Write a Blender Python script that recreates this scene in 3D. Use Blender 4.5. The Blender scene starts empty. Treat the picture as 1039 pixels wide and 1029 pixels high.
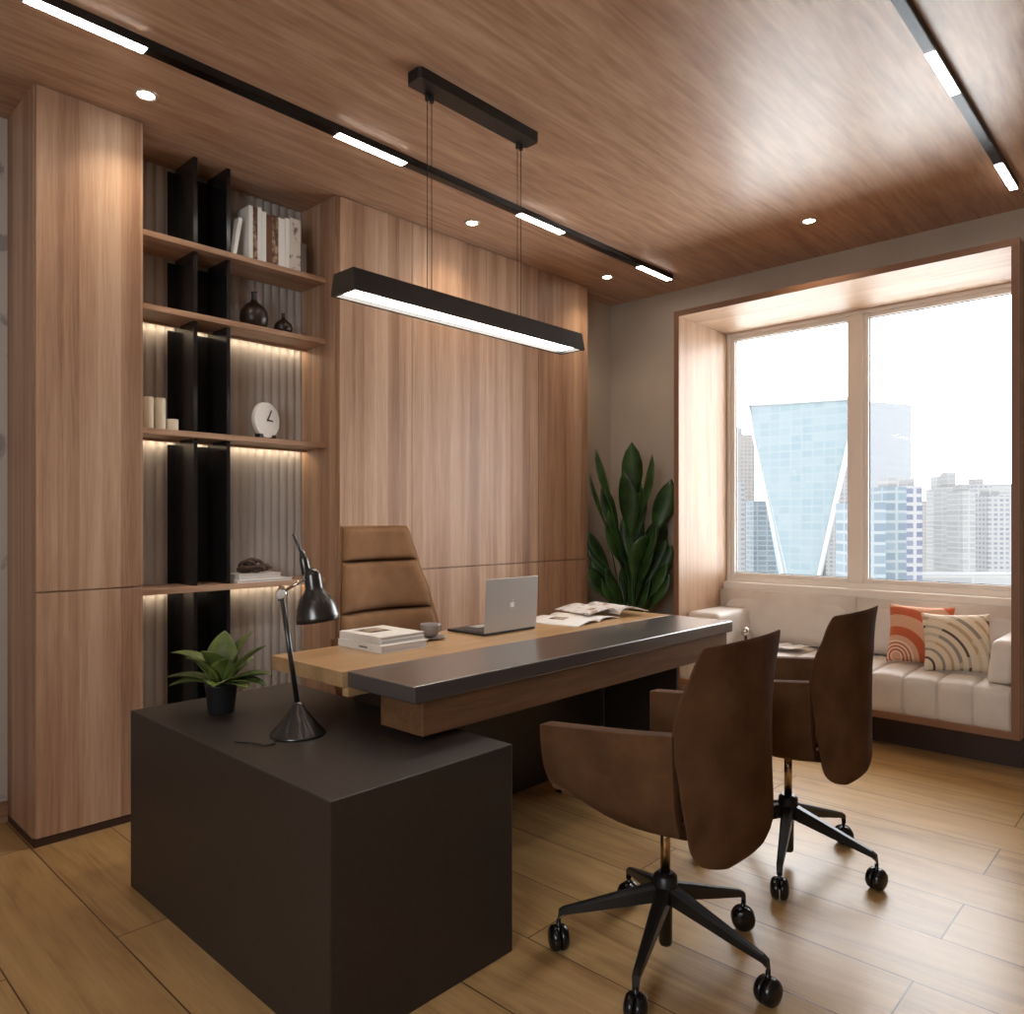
import bpy, bmesh, math, random
from mathutils import Vector, Matrix
random.seed(7)
PI = math.pi
S = bpy.context.scene
COL = S.collection

# ------------------------------------------------------------------ camera
FPX, CAMZ, HY = 761.0, 1.25, 527.5
YAW = math.atan2(715.5, 761.0)
cd = bpy.data.cameras.new('camera'); cam = bpy.data.objects.new('camera', cd); COL.objects.link(cam)
cam.location = (0, 0, CAMZ); cam.rotation_euler = (PI/2, 0, YAW - PI/2)
cd.sensor_fit = 'HORIZONTAL'; cd.sensor_width = 36.0; cd.lens = 36.0*FPX/1039.0
cd.shift_y = (HY - 514.5)/1039.0
cd.clip_start = 0.05; cd.clip_end = 2000
S.camera = cam

# ------------------------------------------------------------------ view, sky, sun
S.view_settings.view_transform = 'Standard'; S.view_settings.look = 'None'
S.view_settings.gamma = 1.0; S.view_settings.use_curve_mapping = False
S.view_settings.exposure = 0.75
W = bpy.data.worlds.new('world'); S.world = W; W.use_nodes = True
wn = W.node_tree.nodes; wl = W.node_tree.links
bg = wn['Background']; bg.inputs['Strength'].default_value = 6.0
tc = wn.new('ShaderNodeTexCoord'); sx = wn.new('ShaderNodeSeparateXYZ'); rp = wn.new('ShaderNodeValToRGB')
wl.new(tc.outputs['Generated'], sx.inputs[0]); wl.new(sx.outputs['Z'], rp.inputs[0]); wl.new(rp.outputs[0], bg.inputs['Color'])
rp.color_ramp.elements[0].position = 0.0; rp.color_ramp.elements[0].color = (0.985, 0.98, 0.975, 1)
rp.color_ramp.elements[1].position = 0.6; rp.color_ramp.elements[1].color = (0.93, 0.96, 1.0, 1)
sd = bpy.data.lights.new('sun', 'SUN'); sun = bpy.data.objects.new('sun', sd); COL.objects.link(sun)
sd.energy = 0.5; sd.angle = 0.05; sd.color = (1, 0.97, 0.93)
sun.rotation_euler = Vector((0.55, 0.55, -1.0)).to_track_quat('-Z', 'Y').to_euler()
# sampling portal over the window opening (adds no light of its own)
pd = bpy.data.lights.new('window_portal', 'AREA'); po = bpy.data.objects.new('window_portal', pd); COL.objects.link(po)
pd.shape = 'RECTANGLE'; pd.size = 1.70; pd.size_y = 1.72; pd.cycles.is_portal = True
po.location = (5.06, 1.69, 1.71); po.rotation_euler = Vector((-1, 0, 0)).to_track_quat('-Z', 'Y').to_euler()

pd2 = bpy.data.lights.new('window_portal', 'AREA'); po2 = bpy.data.objects.new('window_portal', pd2); COL.objects.link(po2)  # second sampling portal, over the added window behind the viewer
pd2.shape = 'RECTANGLE'; pd2.size = 1.6; pd2.size_y = 1.4; pd2.cycles.is_portal = True
po2.location = (-1.77, 0.2, 1.7); po2.rotation_euler = Vector((1, 0, 0)).to_track_quat('-Z', 'Y').to_euler()

# ------------------------------------------------------------------ materials
def lin(r, g, b):
    f = lambda c: (c/255)/12.92 if c/255 <= 0.04045 else ((c/255 + 0.055)/1.055)**2.4
    return (f(r), f(g), f(b), 1.0)
def mat(name, col, rough=0.5, metal=0.0, emit=None, estr=1.0, spec=0.5, sheen=0.0, coat=0.0):
    m = bpy.data.materials.new(name); m.use_nodes = True
    b = m.node_tree.nodes['Principled BSDF']
    b.inputs['Base Color'].default_value = col; b.inputs['Roughness'].default_value = rough
    b.inputs['Metallic'].default_value = metal; b.inputs['Specular IOR Level'].default_value = spec
    if sheen: b.inputs['Sheen Weight'].default_value = sheen; b.inputs['Sheen Roughness'].default_value = 0.5
    if coat: b.inputs['Coat Weight'].default_value = coat; b.inputs['Coat Roughness'].default_value = 0.22
    if emit: b.inputs['Emission Color'].default_value = emit; b.inputs['Emission Strength'].default_value = estr
    return m
def noise_mix(m, c1, c2, scale, lo=0.35, hi=0.65, detail=4, vec=(1, 1, 1), bump=0.0, bscale=None, dist=0.0):
    nt = m.node_tree; n = nt.nodes; l = nt.links; b = n['Principled BSDF']
    t = n.new('ShaderNodeTexCoord'); mp = n.new('ShaderNodeMapping'); mp.inputs['Scale'].default_value = vec
    no = n.new('ShaderNodeTexNoise'); no.inputs['Scale'].default_value = scale; no.inputs['Detail'].default_value = detail
    no.inputs['Distortion'].default_value = dist
    r = n.new('ShaderNodeValToRGB'); r.color_ramp.elements[0].position = lo; r.color_ramp.elements[1].position = hi
    r.color_ramp.elements[0].color = c1; r.color_ramp.elements[1].color = c2
    l.new(t.outputs['Object'], mp.inputs[0]); l.new(mp.outputs[0], no.inputs['Vector']); l.new(no.outputs['Fac'], r.inputs[0])
    l.new(r.outputs[0], b.inputs['Base Color'])
    if bump:
        bp = n.new('ShaderNodeBump'); bp.inputs['Strength'].default_value = bump; bp.inputs['Distance'].default_value = 0.01
        nb = n.new('ShaderNodeTexNoise'); nb.inputs['Scale'].default_value = bscale or scale*4
        l.new(t.outputs['Object'], nb.inputs['Vector']); l.new(nb.outputs['Fac'], bp.inputs['Height']); l.new(bp.outputs[0], b.inputs['Normal'])
    return m
def wood(name, dark, mid, light, axis, rough=0.45, coarse=7.0, stretch=0.05, fine=60.0, finew=0.35, spec=0.4, warp=1.2, slat=0.0):
    """grain stretched along one axis: broad figure + fine pores (+ optional flat-sawn slat tone changes)"""
    m = bpy.data.materials.new(name); m.use_nodes = True
    nt = m.node_tree; n = nt.nodes; l = nt.links; b = n['Principled BSDF']
    b.inputs['Roughness'].default_value = rough; b.inputs['Specular IOR Level'].default_value = spec
    t = n.new('ShaderNodeTexCoord')
    def st(k): return tuple(k*stretch if i == axis else k for i in range(3))
    def nz(k, sc, det, dist):
        mp = n.new('ShaderNodeMapping'); mp.inputs['Scale'].default_value = st(k); l.new(t.outputs['Object'], mp.inputs[0])
        no = n.new('ShaderNodeTexNoise'); no.inputs['Scale'].default_value = sc; no.inputs['Detail'].default_value = det
        no.inputs['Distortion'].default_value = dist; l.new(mp.outputs[0], no.inputs['Vector']); return no.outputs['Fac']
    a = nz(coarse, 1.0, 6, warp); f = nz(fine, 1.0, 3, 0.3)
    mx = n.new('ShaderNodeMix'); mx.data_type = 'FLOAT'; mx.inputs[0].default_value = finew; l.new(a, mx.inputs[2]); l.new(f, mx.inputs[3])
    src = mx.outputs[0]
    if slat:
        # veneer leaves: a tone step every few centimetres across the grain
        sp = n.new('ShaderNodeSeparateXYZ'); l.new(t.outputs['Object'], sp.inputs[0])
        ad = n.new('ShaderNodeMath'); ad.operation = 'ADD'
        o = [i for i in range(3) if i != axis]; l.new(sp.outputs[o[0]], ad.inputs[0]); l.new(sp.outputs[o[1]], ad.inputs[1])
        sc = n.new('ShaderNodeMath'); sc.operation = 'MULTIPLY'; sc.inputs[1].default_value = slat; l.new(ad.outputs[0], sc.inputs[0])
        fl = n.new('ShaderNodeMath'); fl.operation = 'FLOOR'; l.new(sc.outputs[0], fl.inputs[0])
        wnz = n.new('ShaderNodeTexWhiteNoise'); wnz.noise_dimensions = '1D'; l.new(fl.outputs[0], wnz.inputs['W'])
        m2 = n.new('ShaderNodeMix'); m2.data_type = 'FLOAT'; m2.inputs[0].default_value = 0.16
        l.new(src, m2.inputs[2]); l.new(wnz.outputs['Value'], m2.inputs[3]); src = m2.outputs[0]
    r = n.new('ShaderNodeValToRGB'); e = r.color_ramp.elements
    e[0].position = 0.34; e[0].color = dark; e[1].position = 0.66; e[1].color = light
    k = e.new(0.5); k.color = mid
    l.new(src, r.inputs[0]); l.new(r.outputs[0], b.inputs['Base Color'])
    bp = n.new('ShaderNodeBump'); bp.inputs['Strength'].default_value = 0.08; bp.inputs['Distance'].default_value = 0.004
    l.new(f, bp.inputs['Height']); l.new(bp.outputs[0], b.inputs['Normal'])
    return m

M = {}
WD, WM, WL_ = lin(148, 112, 89), lin(178, 142, 116), lin(200, 168, 142)
M['wood_v'] = wood('walnut_veneer_vertical', WD, WM, WL_, 2, rough=0.42, coarse=15, stretch=0.035, fine=130, slat=13, warp=0.8)
M['wood_x'] = wood('walnut_veneer_horizontal', WD, WM, WL_, 0, rough=0.42, coarse=9, stretch=0.06, fine=80)
M['wood_box'] = wood('bay_veneer', lin(166, 130, 102), lin(185, 151, 122), lin(200, 169, 141), 2, rough=0.45, coarse=10, stretch=0.06, fine=90, slat=14)
M['wood_box_y'] = wood('bay_veneer_across', lin(166, 130, 102), lin(185, 151, 122), lin(200, 169, 141), 1, rough=0.45, coarse=10, stretch=0.06, fine=90)
M['edge'] = mat('walnut_edge', lin(132, 94, 70), 0.5)
M['wood_ceil'] = wood('ceiling_veneer', lin(158, 120, 95), lin(184, 146, 119), lin(203, 168, 142), 0, rough=0.33, coarse=6.5, stretch=0.10, fine=55, finew=0.4, spec=0.55, warp=2.6)
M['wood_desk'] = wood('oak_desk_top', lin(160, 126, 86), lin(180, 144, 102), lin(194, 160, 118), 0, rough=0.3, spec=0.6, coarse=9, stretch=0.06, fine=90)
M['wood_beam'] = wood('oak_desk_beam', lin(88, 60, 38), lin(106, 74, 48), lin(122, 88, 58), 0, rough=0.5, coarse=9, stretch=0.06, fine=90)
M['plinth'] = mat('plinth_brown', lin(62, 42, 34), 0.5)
M['wall'] = noise_mix(mat('greige_plaster', lin(178, 165, 150), 0.85), lin(176, 163, 148), lin(181, 168, 153), 3, bump=0.03, bscale=180)
M['mural'] = noise_mix(mat('pale_wallpaper', lin(205, 202, 198), 0.8), lin(168, 166, 164), lin(214, 211, 206), 2.6, 0.36, 0.42, 8, dist=2.0)
M['base'] = wood('skirting_wood', WD, WM, WL_, 0, rough=0.5)
M['dark'] = noise_mix(mat('charcoal_laminate', lin(51, 44, 40), 0.45, spec=0.4), lin(50, 43, 39), lin(54, 47, 43), 60)
M['dark_top'] = mat('charcoal_desk_slab', lin(74, 68, 67), 0.3, spec=0.9, coat=1.0)
M['black'] = mat('black_metal', lin(26, 25, 25), 0.38, 0.0)
M['lamp_black'] = mat('lacquered_black', lin(30, 29, 28), 0.28, 0.0, spec=0.8, coat=0.4)
M['matte_black'] = mat('matte_black', lin(22, 21, 21), 0.6)
M['track_face'] = mat('track_face', lin(44, 44, 46), 0.3, 1.0)
M['glass_black'] = mat('smoked_black_glass', lin(30, 29, 30), 0.22, 0.0, spec=0.5)
M['flute'] = mat('grey_fluted_panel', lin(182, 176, 171), 0.6)
M['suede'] = noise_mix(mat('brown_suede', lin(90, 60, 42), 0.95, spec=0.15), lin(80, 55, 36), lin(103, 73, 48), 9, 0.3, 0.7, 6, bump=0.12, bscale=260)
M['suede_tan'] = noise_mix(mat('tan_suede', lin(150, 112, 76), 0.95, spec=0.15), lin(120, 88, 62), lin(141, 106, 77), 8, 0.3, 0.7, 6, bump=0.12, bscale=260)
M['seam'] = mat('dark_seam', lin(50, 32, 22), 0.9)
M['chrome'] = mat('chrome', lin(200, 195, 188), 0.18, 1.0)
M['brass'] = mat('warm_steel', lin(190, 165, 130), 0.25, 1.0)
M['caster'] = mat('black_nylon', lin(20, 19, 20), 0.25)
M['white'] = mat('white_paper', lin(232, 229, 224), 0.6)
M['pages'] = noise_mix(mat('page_edges', lin(206, 200, 194), 0.8), lin(176, 168, 164), lin(220, 214, 208), 3, vec=(1, 1, 90))
M['cream'] = mat('cream_wax', lin(222, 212, 190), 0.5)
M['sofa'] = noise_mix(mat('off_white_leather', lin(214, 205, 196), 0.5), lin(210, 201, 192), lin(220, 212, 203), 6, bump=0.04, bscale=60)
M['frame'] = mat('window_frame_paint', lin(238, 231, 223), 0.45)
M['gasket'] = mat('black_gasket', lin(40, 40, 42), 0.6)
M['soil'] = mat('soil', lin(45, 34, 26), 0.95)
M['leaf'] = noise_mix(mat('dark_leaf', lin(44, 78, 36), 0.42), lin(30, 56, 26), lin(56, 90, 42), 9)
M['leaf2'] = noise_mix(mat('rosette_leaf', lin(92, 118, 52), 0.45), lin(62, 84, 40), lin(118, 128, 62), 14, 0.35, 0.7)
M['stem'] = mat('leaf_stem', lin(78, 100, 56), 0.5)
M['pot'] = mat('black_pot', lin(34, 34, 36), 0.5)
M['ceramic'] = mat('grey_ceramic', lin(150, 142, 140), 0.35)
M['alu'] = mat('aluminium', lin(186, 182, 178), 0.42, 0.35)
M['alu_logo'] = mat('polished_emblem', lin(254, 252, 250), 0.35, 0.0)
M['keys'] = mat('black_keys', lin(38, 37, 38), 0.5)
M['screen'] = mat('dark_screen', lin(12, 12, 14), 0.1)
M['vase'] = mat('dark_brown_glass', lin(40, 26, 20), 0.35)
M['knot'] = noise_mix(mat('dark_wood_knot', lin(66, 44, 36), 0.5), lin(50, 34, 30), lin(92, 66, 54), 30)
M['led'] = mat('warm_led', (1, 0.8, 0.5, 1), 0.5, emit=(1, 0.84, 0.60, 1), estr=10)
M['strip'] = mat('track_diffuser', (1, 1, 1, 1), 0.5, emit=(1, 0.93, 0.85, 1), estr=16)
M['pendant'] = mat('pendant_diffuser', (1, 1, 1, 1), 0.5, emit=(1, 0.93, 0.84, 1), estr=11)
M['bulb'] = mat('downlight_lens', (1, 1, 1, 1), 0.5, emit=(1, 0.88, 0.7, 1), estr=22)
M['ring'] = mat('downlight_trim', lin(190, 176, 160), 0.35, 0.4)
M['bk_brown'] = noise_mix(mat('brown_spine', lin(110, 78, 58), 0.6), lin(96, 66, 48), lin(176, 150, 124), 30, 0.45, 0.6)
M['bk_rust'] = mat('rust_spine', lin(104, 66, 46), 0.6)
M['bk_grey'] = mat('grey_spine', lin(108, 98, 92), 0.7)
M['bk_mark'] = noise_mix(mat('mottled_spine', lin(196, 186, 178), 0.6), lin(120, 104, 96), lin(208, 200, 192), 22, 0.36, 0.46)
M['photo'] = noise_mix(mat('cover_photo', lin(120, 90, 70), 0.4), lin(40, 32, 28), lin(170, 150, 132), 22, 0.42, 0.5)
M['ink'] = mat('printed_ink', lin(30, 28, 28), 0.6)
M['print'] = noise_mix(mat('printed_page', lin(220, 214, 208), 0.5), lin(166, 140, 122), lin(226, 222, 218), 26, 0.38, 0.46, 3)

def glass_mat():
    m = bpy.data.materials.new('window_glass'); m.use_nodes = True
    n = m.node_tree.nodes; l = m.node_tree.links; n.remove(n['Principled BSDF'])
    tr = n.new('ShaderNodeBsdfTransparent'); tr.inputs[0].default_value = (0.985, 0.992, 0.995, 1)
    gl = n.new('ShaderNodeBsdfGlossy'); gl.inputs['Roughness'].default_value = 0.02
    fr = n.new('ShaderNodeFresnel'); fr.inputs[0].default_value = 1.18
    mx = n.new('ShaderNodeMixShader'); l.new(fr.outputs[0], mx.inputs[0]); l.new(tr.outputs[0], mx.inputs[1]); l.new(gl.outputs[0], mx.inputs[2])
    l.new(mx.outputs[0], n['Material Output'].inputs[0]); return m
M['glass'] = glass_mat()

def floor_mat():
    m = bpy.data.materials.new('oak_plank_floor'); m.use_nodes = True
    n = m.node_tree.nodes; l = m.node_tree.links; b = n['Principled BSDF']
    t = n.new('ShaderNodeTexCoord'); sp = n.new('ShaderNodeSeparateXYZ'); l.new(t.outputs['Object'], sp.inputs[0])
    cb = n.new('ShaderNodeCombineXYZ')
    for i, (ax, off) in enumerate((('Y', -0.6 + 18.0), ('X', -0.545 + 2.8))):
        a = n.new('ShaderNodeMath'); a.operation = 'ADD'; a.inputs[1].default_value = off
        l.new(sp.outputs[ax], a.inputs[0]); l.new(a.outputs[0], cb.inputs[i])
    br = n.new('ShaderNodeTexBrick'); br.offset = 0.5; br.offset_frequency = 2; br.squash = 1.0
    br.inputs['Scale'].default_value = 1; br.inputs['Mortar Size'].default_value = 0.0022; br.inputs['Mortar Smooth'].default_value = 0.1
    br.inputs['Brick Width'].default_value = 1.8; br.inputs['Row Height'].default_value = 0.28
    br.inputs['Color1'].default_value = (0, 0, 0, 1); br.inputs['Color2'].default_value = (1, 1, 1, 1); br.inputs['Mortar'].default_value = (0, 0, 0, 1)
    l.new(cb.outputs[0], br.inputs['Vector'])
    # each plank samples its own stretch of grain
    sh = n.new('ShaderNodeVectorMath'); sh.operation = 'SCALE'; sh.inputs[3].default_value = 9.0; l.new(br.outputs['Color'], sh.inputs[0])
    av = n.new('ShaderNodeVectorMath'); av.operation = 'ADD'; l.new(t.outputs['Object'], av.inputs[0]); l.new(sh.outputs[0], av.inputs[1])
    def nz(vec, det, dist):
        mp = n.new('ShaderNodeMapping'); mp.inputs['Scale'].default_value = vec; l.new(av.outputs[0], mp.inputs[0])
        no = n.new('ShaderNodeTexNoise'); no.inputs['Scale'].default_value = 1; no.inputs['Detail'].default_value = det
        no.inputs['Distortion'].default_value = dist; l.new(mp.outputs[0], no.inputs['Vector']); return no.outputs['Fac']
    a = nz((9, 1.1, 1), 5, 1.8); f = nz((110, 5, 1), 3, 0.5)
    mx = n.new('ShaderNodeMix'); mx.data_type = 'FLOAT'; mx.inputs[0].default_value = 0.32; l.new(a, mx.inputs[2]); l.new(f, mx.inputs[3])
    m2 = n.new('ShaderNodeMix'); m2.data_type = 'FLOAT'; m2.inputs[0].default_value = 0.12; l.new(mx.outputs[0], m2.inputs[2]); l.new(br.outputs['Color'], m2.inputs[3])
    r = n.new('ShaderNodeValToRGB'); e = r.color_ramp.elements
    e[0].position = 0.30; e[0].color = lin(152, 114, 70); e[1].position = 0.68; e[1].color = lin(204, 168, 116)
    k = e.new(0.47); k.color = lin(184, 148, 98)
    l.new(m2.outputs[0], r.inputs[0])
    mm = n.new('ShaderNodeMix'); mm.data_type = 'RGBA'; l.new(br.outputs['Fac'], mm.inputs[0]); l.new(r.outputs[0], mm.inputs[6]); mm.inputs[7].default_value = lin(84, 56, 34)
    l.new(mm.outputs[2], b.inputs['Base Color'])
    b.inputs['Roughness'].default_value = 0.32; b.inputs['Specular IOR Level'].default_value = 0.45
    bp = n.new('ShaderNodeBump'); bp.inputs['Strength'].default_value = 0.12; bp.inputs['Distance'].default_value = 0.004
    l.new(f, bp.inputs['Height']); l.new(bp.outputs[0], b.inputs['Normal'])
    return m
M['floor'] = floor_mat()

def facade(name, wall, glass1, glass2, bw, rh, ms, rough=0.5):
    m = bpy.data.materials.new(name); m.use_nodes = True
    n = m.node_tree.nodes; l = m.node_tree.links; b = n['Principled BSDF']; b.inputs['Roughness'].default_value = 0.8; b.inputs['Specular IOR Level'].default_value = 0.12
    t = n.new('ShaderNodeTexCoord'); sp = n.new('ShaderNodeSeparateXYZ'); l.new(t.outputs['Object'], sp.inputs[0])
    ad = n.new('ShaderNodeMath'); ad.operation = 'ADD'; l.new(sp.outputs[0], ad.inputs[0]); l.new(sp.outputs[1], ad.inputs[1])
    cb = n.new('ShaderNodeCombineXYZ'); l.new(ad.outputs[0], cb.inputs[0]); l.new(sp.outputs[2], cb.inputs[1])
    br = n.new('ShaderNodeTexBrick'); br.offset = 0.0; br.inputs['Scale'].default_value = 1
    br.inputs['Brick Width'].default_value = bw; br.inputs['Row Height'].default_value = rh; br.inputs['Mortar Size'].default_value = ms
    br.inputs['Mortar Smooth'].default_value = 0.0
    br.inputs['Color1'].default_value = glass1; br.inputs['Color2'].default_value = glass2; br.inputs['Mortar'].default_value = wall
    l.new(cb.outputs[0], br.inputs['Vector']); l.new(br.outputs['Color'], b.inputs['Base Color'])
    return m

# ------------------------------------------------------------------ mesh helpers
def finish(name, bm, m, parent=None, smooth=False, mods=()):
    bmesh.ops.recalc_face_normals(bm, faces=bm.faces)
    me = bpy.data.meshes.new(name); bm.to_mesh(me); bm.free()
    ms = m if isinstance(m, (list, tuple)) else [m]
    for k in ms: me.materials.append(k)
    if smooth:
        for p in me.polygons: p.use_smooth = True
    o = bpy.data.objects.new(name, me); COL.objects.link(o)
    if parent is not None: o.parent = parent
    return o
def bev(o, w, seg=2):
    md = o.modifiers.new('bevel', 'BEVEL'); md.width = w; md.segments = seg; md.limit_method = 'ANGLE'; md.angle_limit = 0.6
    return o
def box(bm, a, b, mi=0):
    (x0, y0, z0), (x1, y1, z1) = a, b
    v = [bm.verts.new(c) for c in ((x0,y0,z0),(x1,y0,z0),(x1,y1,z0),(x0,y1,z0),(x0,y0,z1),(x1,y0,z1),(x1,y1,z1),(x0,y1,z1))]
    for q in ((0,3,2,1),(4,5,6,7),(0,1,5,4),(1,2,6,5),(2,3,7,6),(3,0,4,7)):
        f = bm.faces.new([v[i] for i in q]); f.material_index = mi
    return v
def obox(name, a, b, m, parent=None, bevel=0.0):
    bm = bmesh.new(); box(bm, a, b); o = finish(name, bm, m, parent)
    if bevel: bev(o, bevel)
    return o
def lathe(bm, prof, seg=32, c=(0, 0, 0), axis=None, mi=0, cap=True):
    """prof: list of (r, h); axis: Matrix 3x3 taking +Z to the axis direction"""
    c = Vector(c); rings = []
    for r, h in prof:
        ring = []
        for i in range(seg):
            a = 2*PI*i/seg; p = Vector((r*math.cos(a), r*math.sin(a), h))
            if axis is not None: p = axis @ p
            ring.append(bm.verts.new(c + p))
        rings.append(ring)
    for k in range(len(rings)-1):
        for i in range(seg):
            f = bm.faces.new((rings[k][i], rings[k][(i+1) % seg], rings[k+1][(i+1) % seg], rings[k+1][i])); f.smooth = True; f.material_index = mi
    if cap:
        for ring, rev in ((rings[0], True), (rings[-1], False)):
            f = bm.faces.new(list(reversed(ring)) if rev else ring); f.material_index = mi
def az(d):
    return Vector(d).normalized().to_track_quat('Z', 'Y').to_matrix()
def tube(bm, pts, r, seg=10, mi=0):
    pts = [Vector(p) for p in pts]; rr = r if isinstance(r, (list, tuple)) else [r]*len(pts); rings = []
    prev = None
    for k, p in enumerate(pts):
        d = (pts[min(k+1, len(pts)-1)] - pts[max(k-1, 0)]).normalized()
        if prev is None: u = d.orthogonal().normalized()
        else: u = (prev - d*prev.dot(d)).normalized()
        prev = u; w = d.cross(u)
        rings.append([bm.verts.new(p + (u*math.cos(2*PI*i/seg) + w*math.sin(2*PI*i/seg))*rr[k]) for i in range(seg)])
    for k in range(len(rings)-1):
        for i in range(seg):
            f = bm.faces.new((rings[k][i], rings[k][(i+1) % seg], rings[k+1][(i+1) % seg], rings[k+1][i])); f.smooth = True; f.material_index = mi
    bm.faces.new(list(reversed(rings[0]))); bm.faces.new(rings[-1])
def grid(bm, fn, nu, nv, mi=0, smooth=True):
    V = [[bm.verts.new(fn(i/nu, j/nv)) for j in range(nv+1)] for i in range(nu+1)]
    for i in range(nu):
        for j in range(nv):
            f = bm.faces.new((V[i][j], V[i+1][j], V[i+1][j+1], V[i][j+1])); f.smooth = smooth; f.material_index = mi
    return V
def prism(bm, pts, h0, h1, plane='z', mi=0):
    def P(a, b, h): return (a, b, h) if plane == 'z' else ((a, h, b) if plane == 'y' else (h, a, b))
    lo = [bm.verts.new(P(a, b, h0)) for a, b in pts]; hi = [bm.verts.new(P(a, b, h1)) for a, b in pts]
    bm.faces.new(lo).material_index = mi; bm.faces.new(list(reversed(hi))).material_index = mi
    for i in range(len(pts)):
        j = (i+1) % len(pts); bm.faces.new((lo[i], hi[i], hi[j], lo[j])).material_index = mi
def lerp(x, xs, ys):
    if x <= xs[0]: return ys[0]
    for i in range(len(xs)-1):
        if x <= xs[i+1]:
            t = (x-xs[i])/(xs[i+1]-xs[i]); t = t*t*(3-2*t)*0.5 + t*0.5
            return ys[i] + (ys[i+1]-ys[i])*t
    return ys[-1]

def tag(o, label, cat, group=None, kind=None):
    o['label'] = label; o['category'] = cat
    if group: o['group'] = group
    if kind: o['kind'] = kind
    return o
def thing(name, label, cat, loc=(0, 0, 0), rz=0.0, group=None):
    o = bpy.data.objects.new(name, None); COL.objects.link(o); o.empty_display_size = 0.05
    o.location = loc; o.rotation_euler = (0, 0, rz); return tag(o, label, cat, group)
def struct(o, label=None):
    o['kind'] = 'structure'
    if label: o['label'] = label
    return o
def copy_tree(o, parent=None):
    c = o.copy(); COL.objects.link(c)
    if parent is not None: c.parent = parent
    for ch in list(o.children): copy_tree(ch, c)
    return c

# ------------------------------------------------------------------ room shell
H = 2.9125
XW = 4.78
struct(obox('floor', (-1.6, -2.0, -0.12), (5.0, 3.9, 0.0), M['floor']))
struct(obox('ceiling', (-1.6, -2.0, H), (5.0, 3.9, H+0.15), M['wood_ceil']))
bm = bmesh.new()
box(bm, (XW, -2.0, 0), (5.0, 0.69, H)); box(bm, (XW, 2.588, 0), (5.0, 3.9, H))
box(bm, (XW, 0.69, 0), (5.0, 2.588, 0.18)); box(bm, (XW, 0.69, 2.612), (5.0, 2.588, H))
struct(finish('wall_right', bm, M['wall']))
bm = bmesh.new(); box(bm, (0.84, 3.66, 0), (4.6, 3.9, H)); box(bm, (4.272, 3.44, 0), (XW, 3.66, H)); struct(finish('wall_back', bm, M['wall']))
struct(obox('wall_back_left', (-1.6, 3.66, 0), (0.84, 3.9, H), M['mural']))
bm = bmesh.new()
box(bm, (-1.75, -2.0, 0), (-1.6, -0.6, H)); box(bm, (-1.75, 1.0, 0), (-1.6, 3.9, H)); box(bm, (-1.75, -0.6, 0), (-1.6, 1.0, 1.0)); box(bm, (-1.75, -0.6, 2.4), (-1.6, 1.0, H))  # leaves an opening for the added window
struct(finish('wall_left', bm, M['wall']))
wl2 = bpy.data.objects.new('fill_window', None); COL.objects.link(wl2); wl2.location = (-1.68, 0.2, 1.0); struct(wl2, 'added unseen window behind the viewer, for fill daylight')  # out-of-view window, added to bring side daylight into the room
bm = bmesh.new()
for a, b in (((-0.03, -0.8, 0), (0.03, -0.74, 1.4)), ((-0.03, 0.74, 0), (0.03, 0.8, 1.4)), ((-0.03, -0.03, 0.06), (0.03, 0.03, 1.34)), ((-0.03, -0.74, 0), (0.03, 0.74, 0.06)), ((-0.03, -0.74, 1.34), (0.03, 0.74, 1.4))): box(bm, a, b)
finish('window_frame', bm, M['frame'], wl2)
for a, b in ((-0.74, -0.03), (0.03, 0.74)): obox('window_pane', (-0.003, a, 0.06), (0.003, b, 1.34), M['glass'], wl2)
struct(obox('wall_front', (-1.6, -2.15, 0), (5.0, -2.0, H), M['wall']))
struct(obox('baseboard_back', (-1.6, 3.645, 0), (0.832, 3.66, 0.085), M['base']))
struct(obox('baseboard_right', (4.768, -2.0, 0), (XW, 3.44, 0.07), M['base']))

# bay box around the window, standing out from the wall
bm = bmesh.new()
Y0, Y1, Z0, Z1, T = 0.690, 2.588, 0.185, 2.610, 0.036
for a, b, mi in (((4.303, Y1-T, Z0), (4.96, Y1, Z1), 0), ((4.303, Y0, Z0), (4.96, Y0+T, Z1), 0),
                 ((4.303, Y0+T, Z1-T), (4.96, Y1-T, Z1), 1), ((4.303, Y0+T, Z0), (4.96, Y1-T, Z0+T), 1)): box(bm, a, b, mi)
bayo = struct(finish('trim_1', bm, [M['wood_box'], M['wood_box_y']]), 'light wood box framing the window seat')
bm = bmesh.new()
prism(bm, [(Y0, Z0), (Y1, Z0), (Y1, Z0+T), (Y0, Z0+T)], 4.298, 4.303, 'x'); prism(bm, [(Y0, Z1-T), (Y1, Z1-T), (Y1, Z1), (Y0, Z1)], 4.298, 4.303, 'x')
prism(bm, [(Y0, Z0+T), (Y0+T, Z0+T), (Y0+T, Z1-T), (Y0, Z1-T)], 4.298, 4.303, 'x'); prism(bm, [(Y1-T, Z0+T), (Y1, Z0+T), (Y1, Z1-T), (Y1-T, Z1-T)], 4.298, 4.303, 'x')
finish('edge_band', bm, M['edge'], bayo)

struct(obox('trim_2', (4.50, Y0+0.02, 0.0), (XW, Y1-0.02, 0.184), M['plinth']), 'dark brown block under the window seat')  # dark brown block filling the space below the bay box

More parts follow.
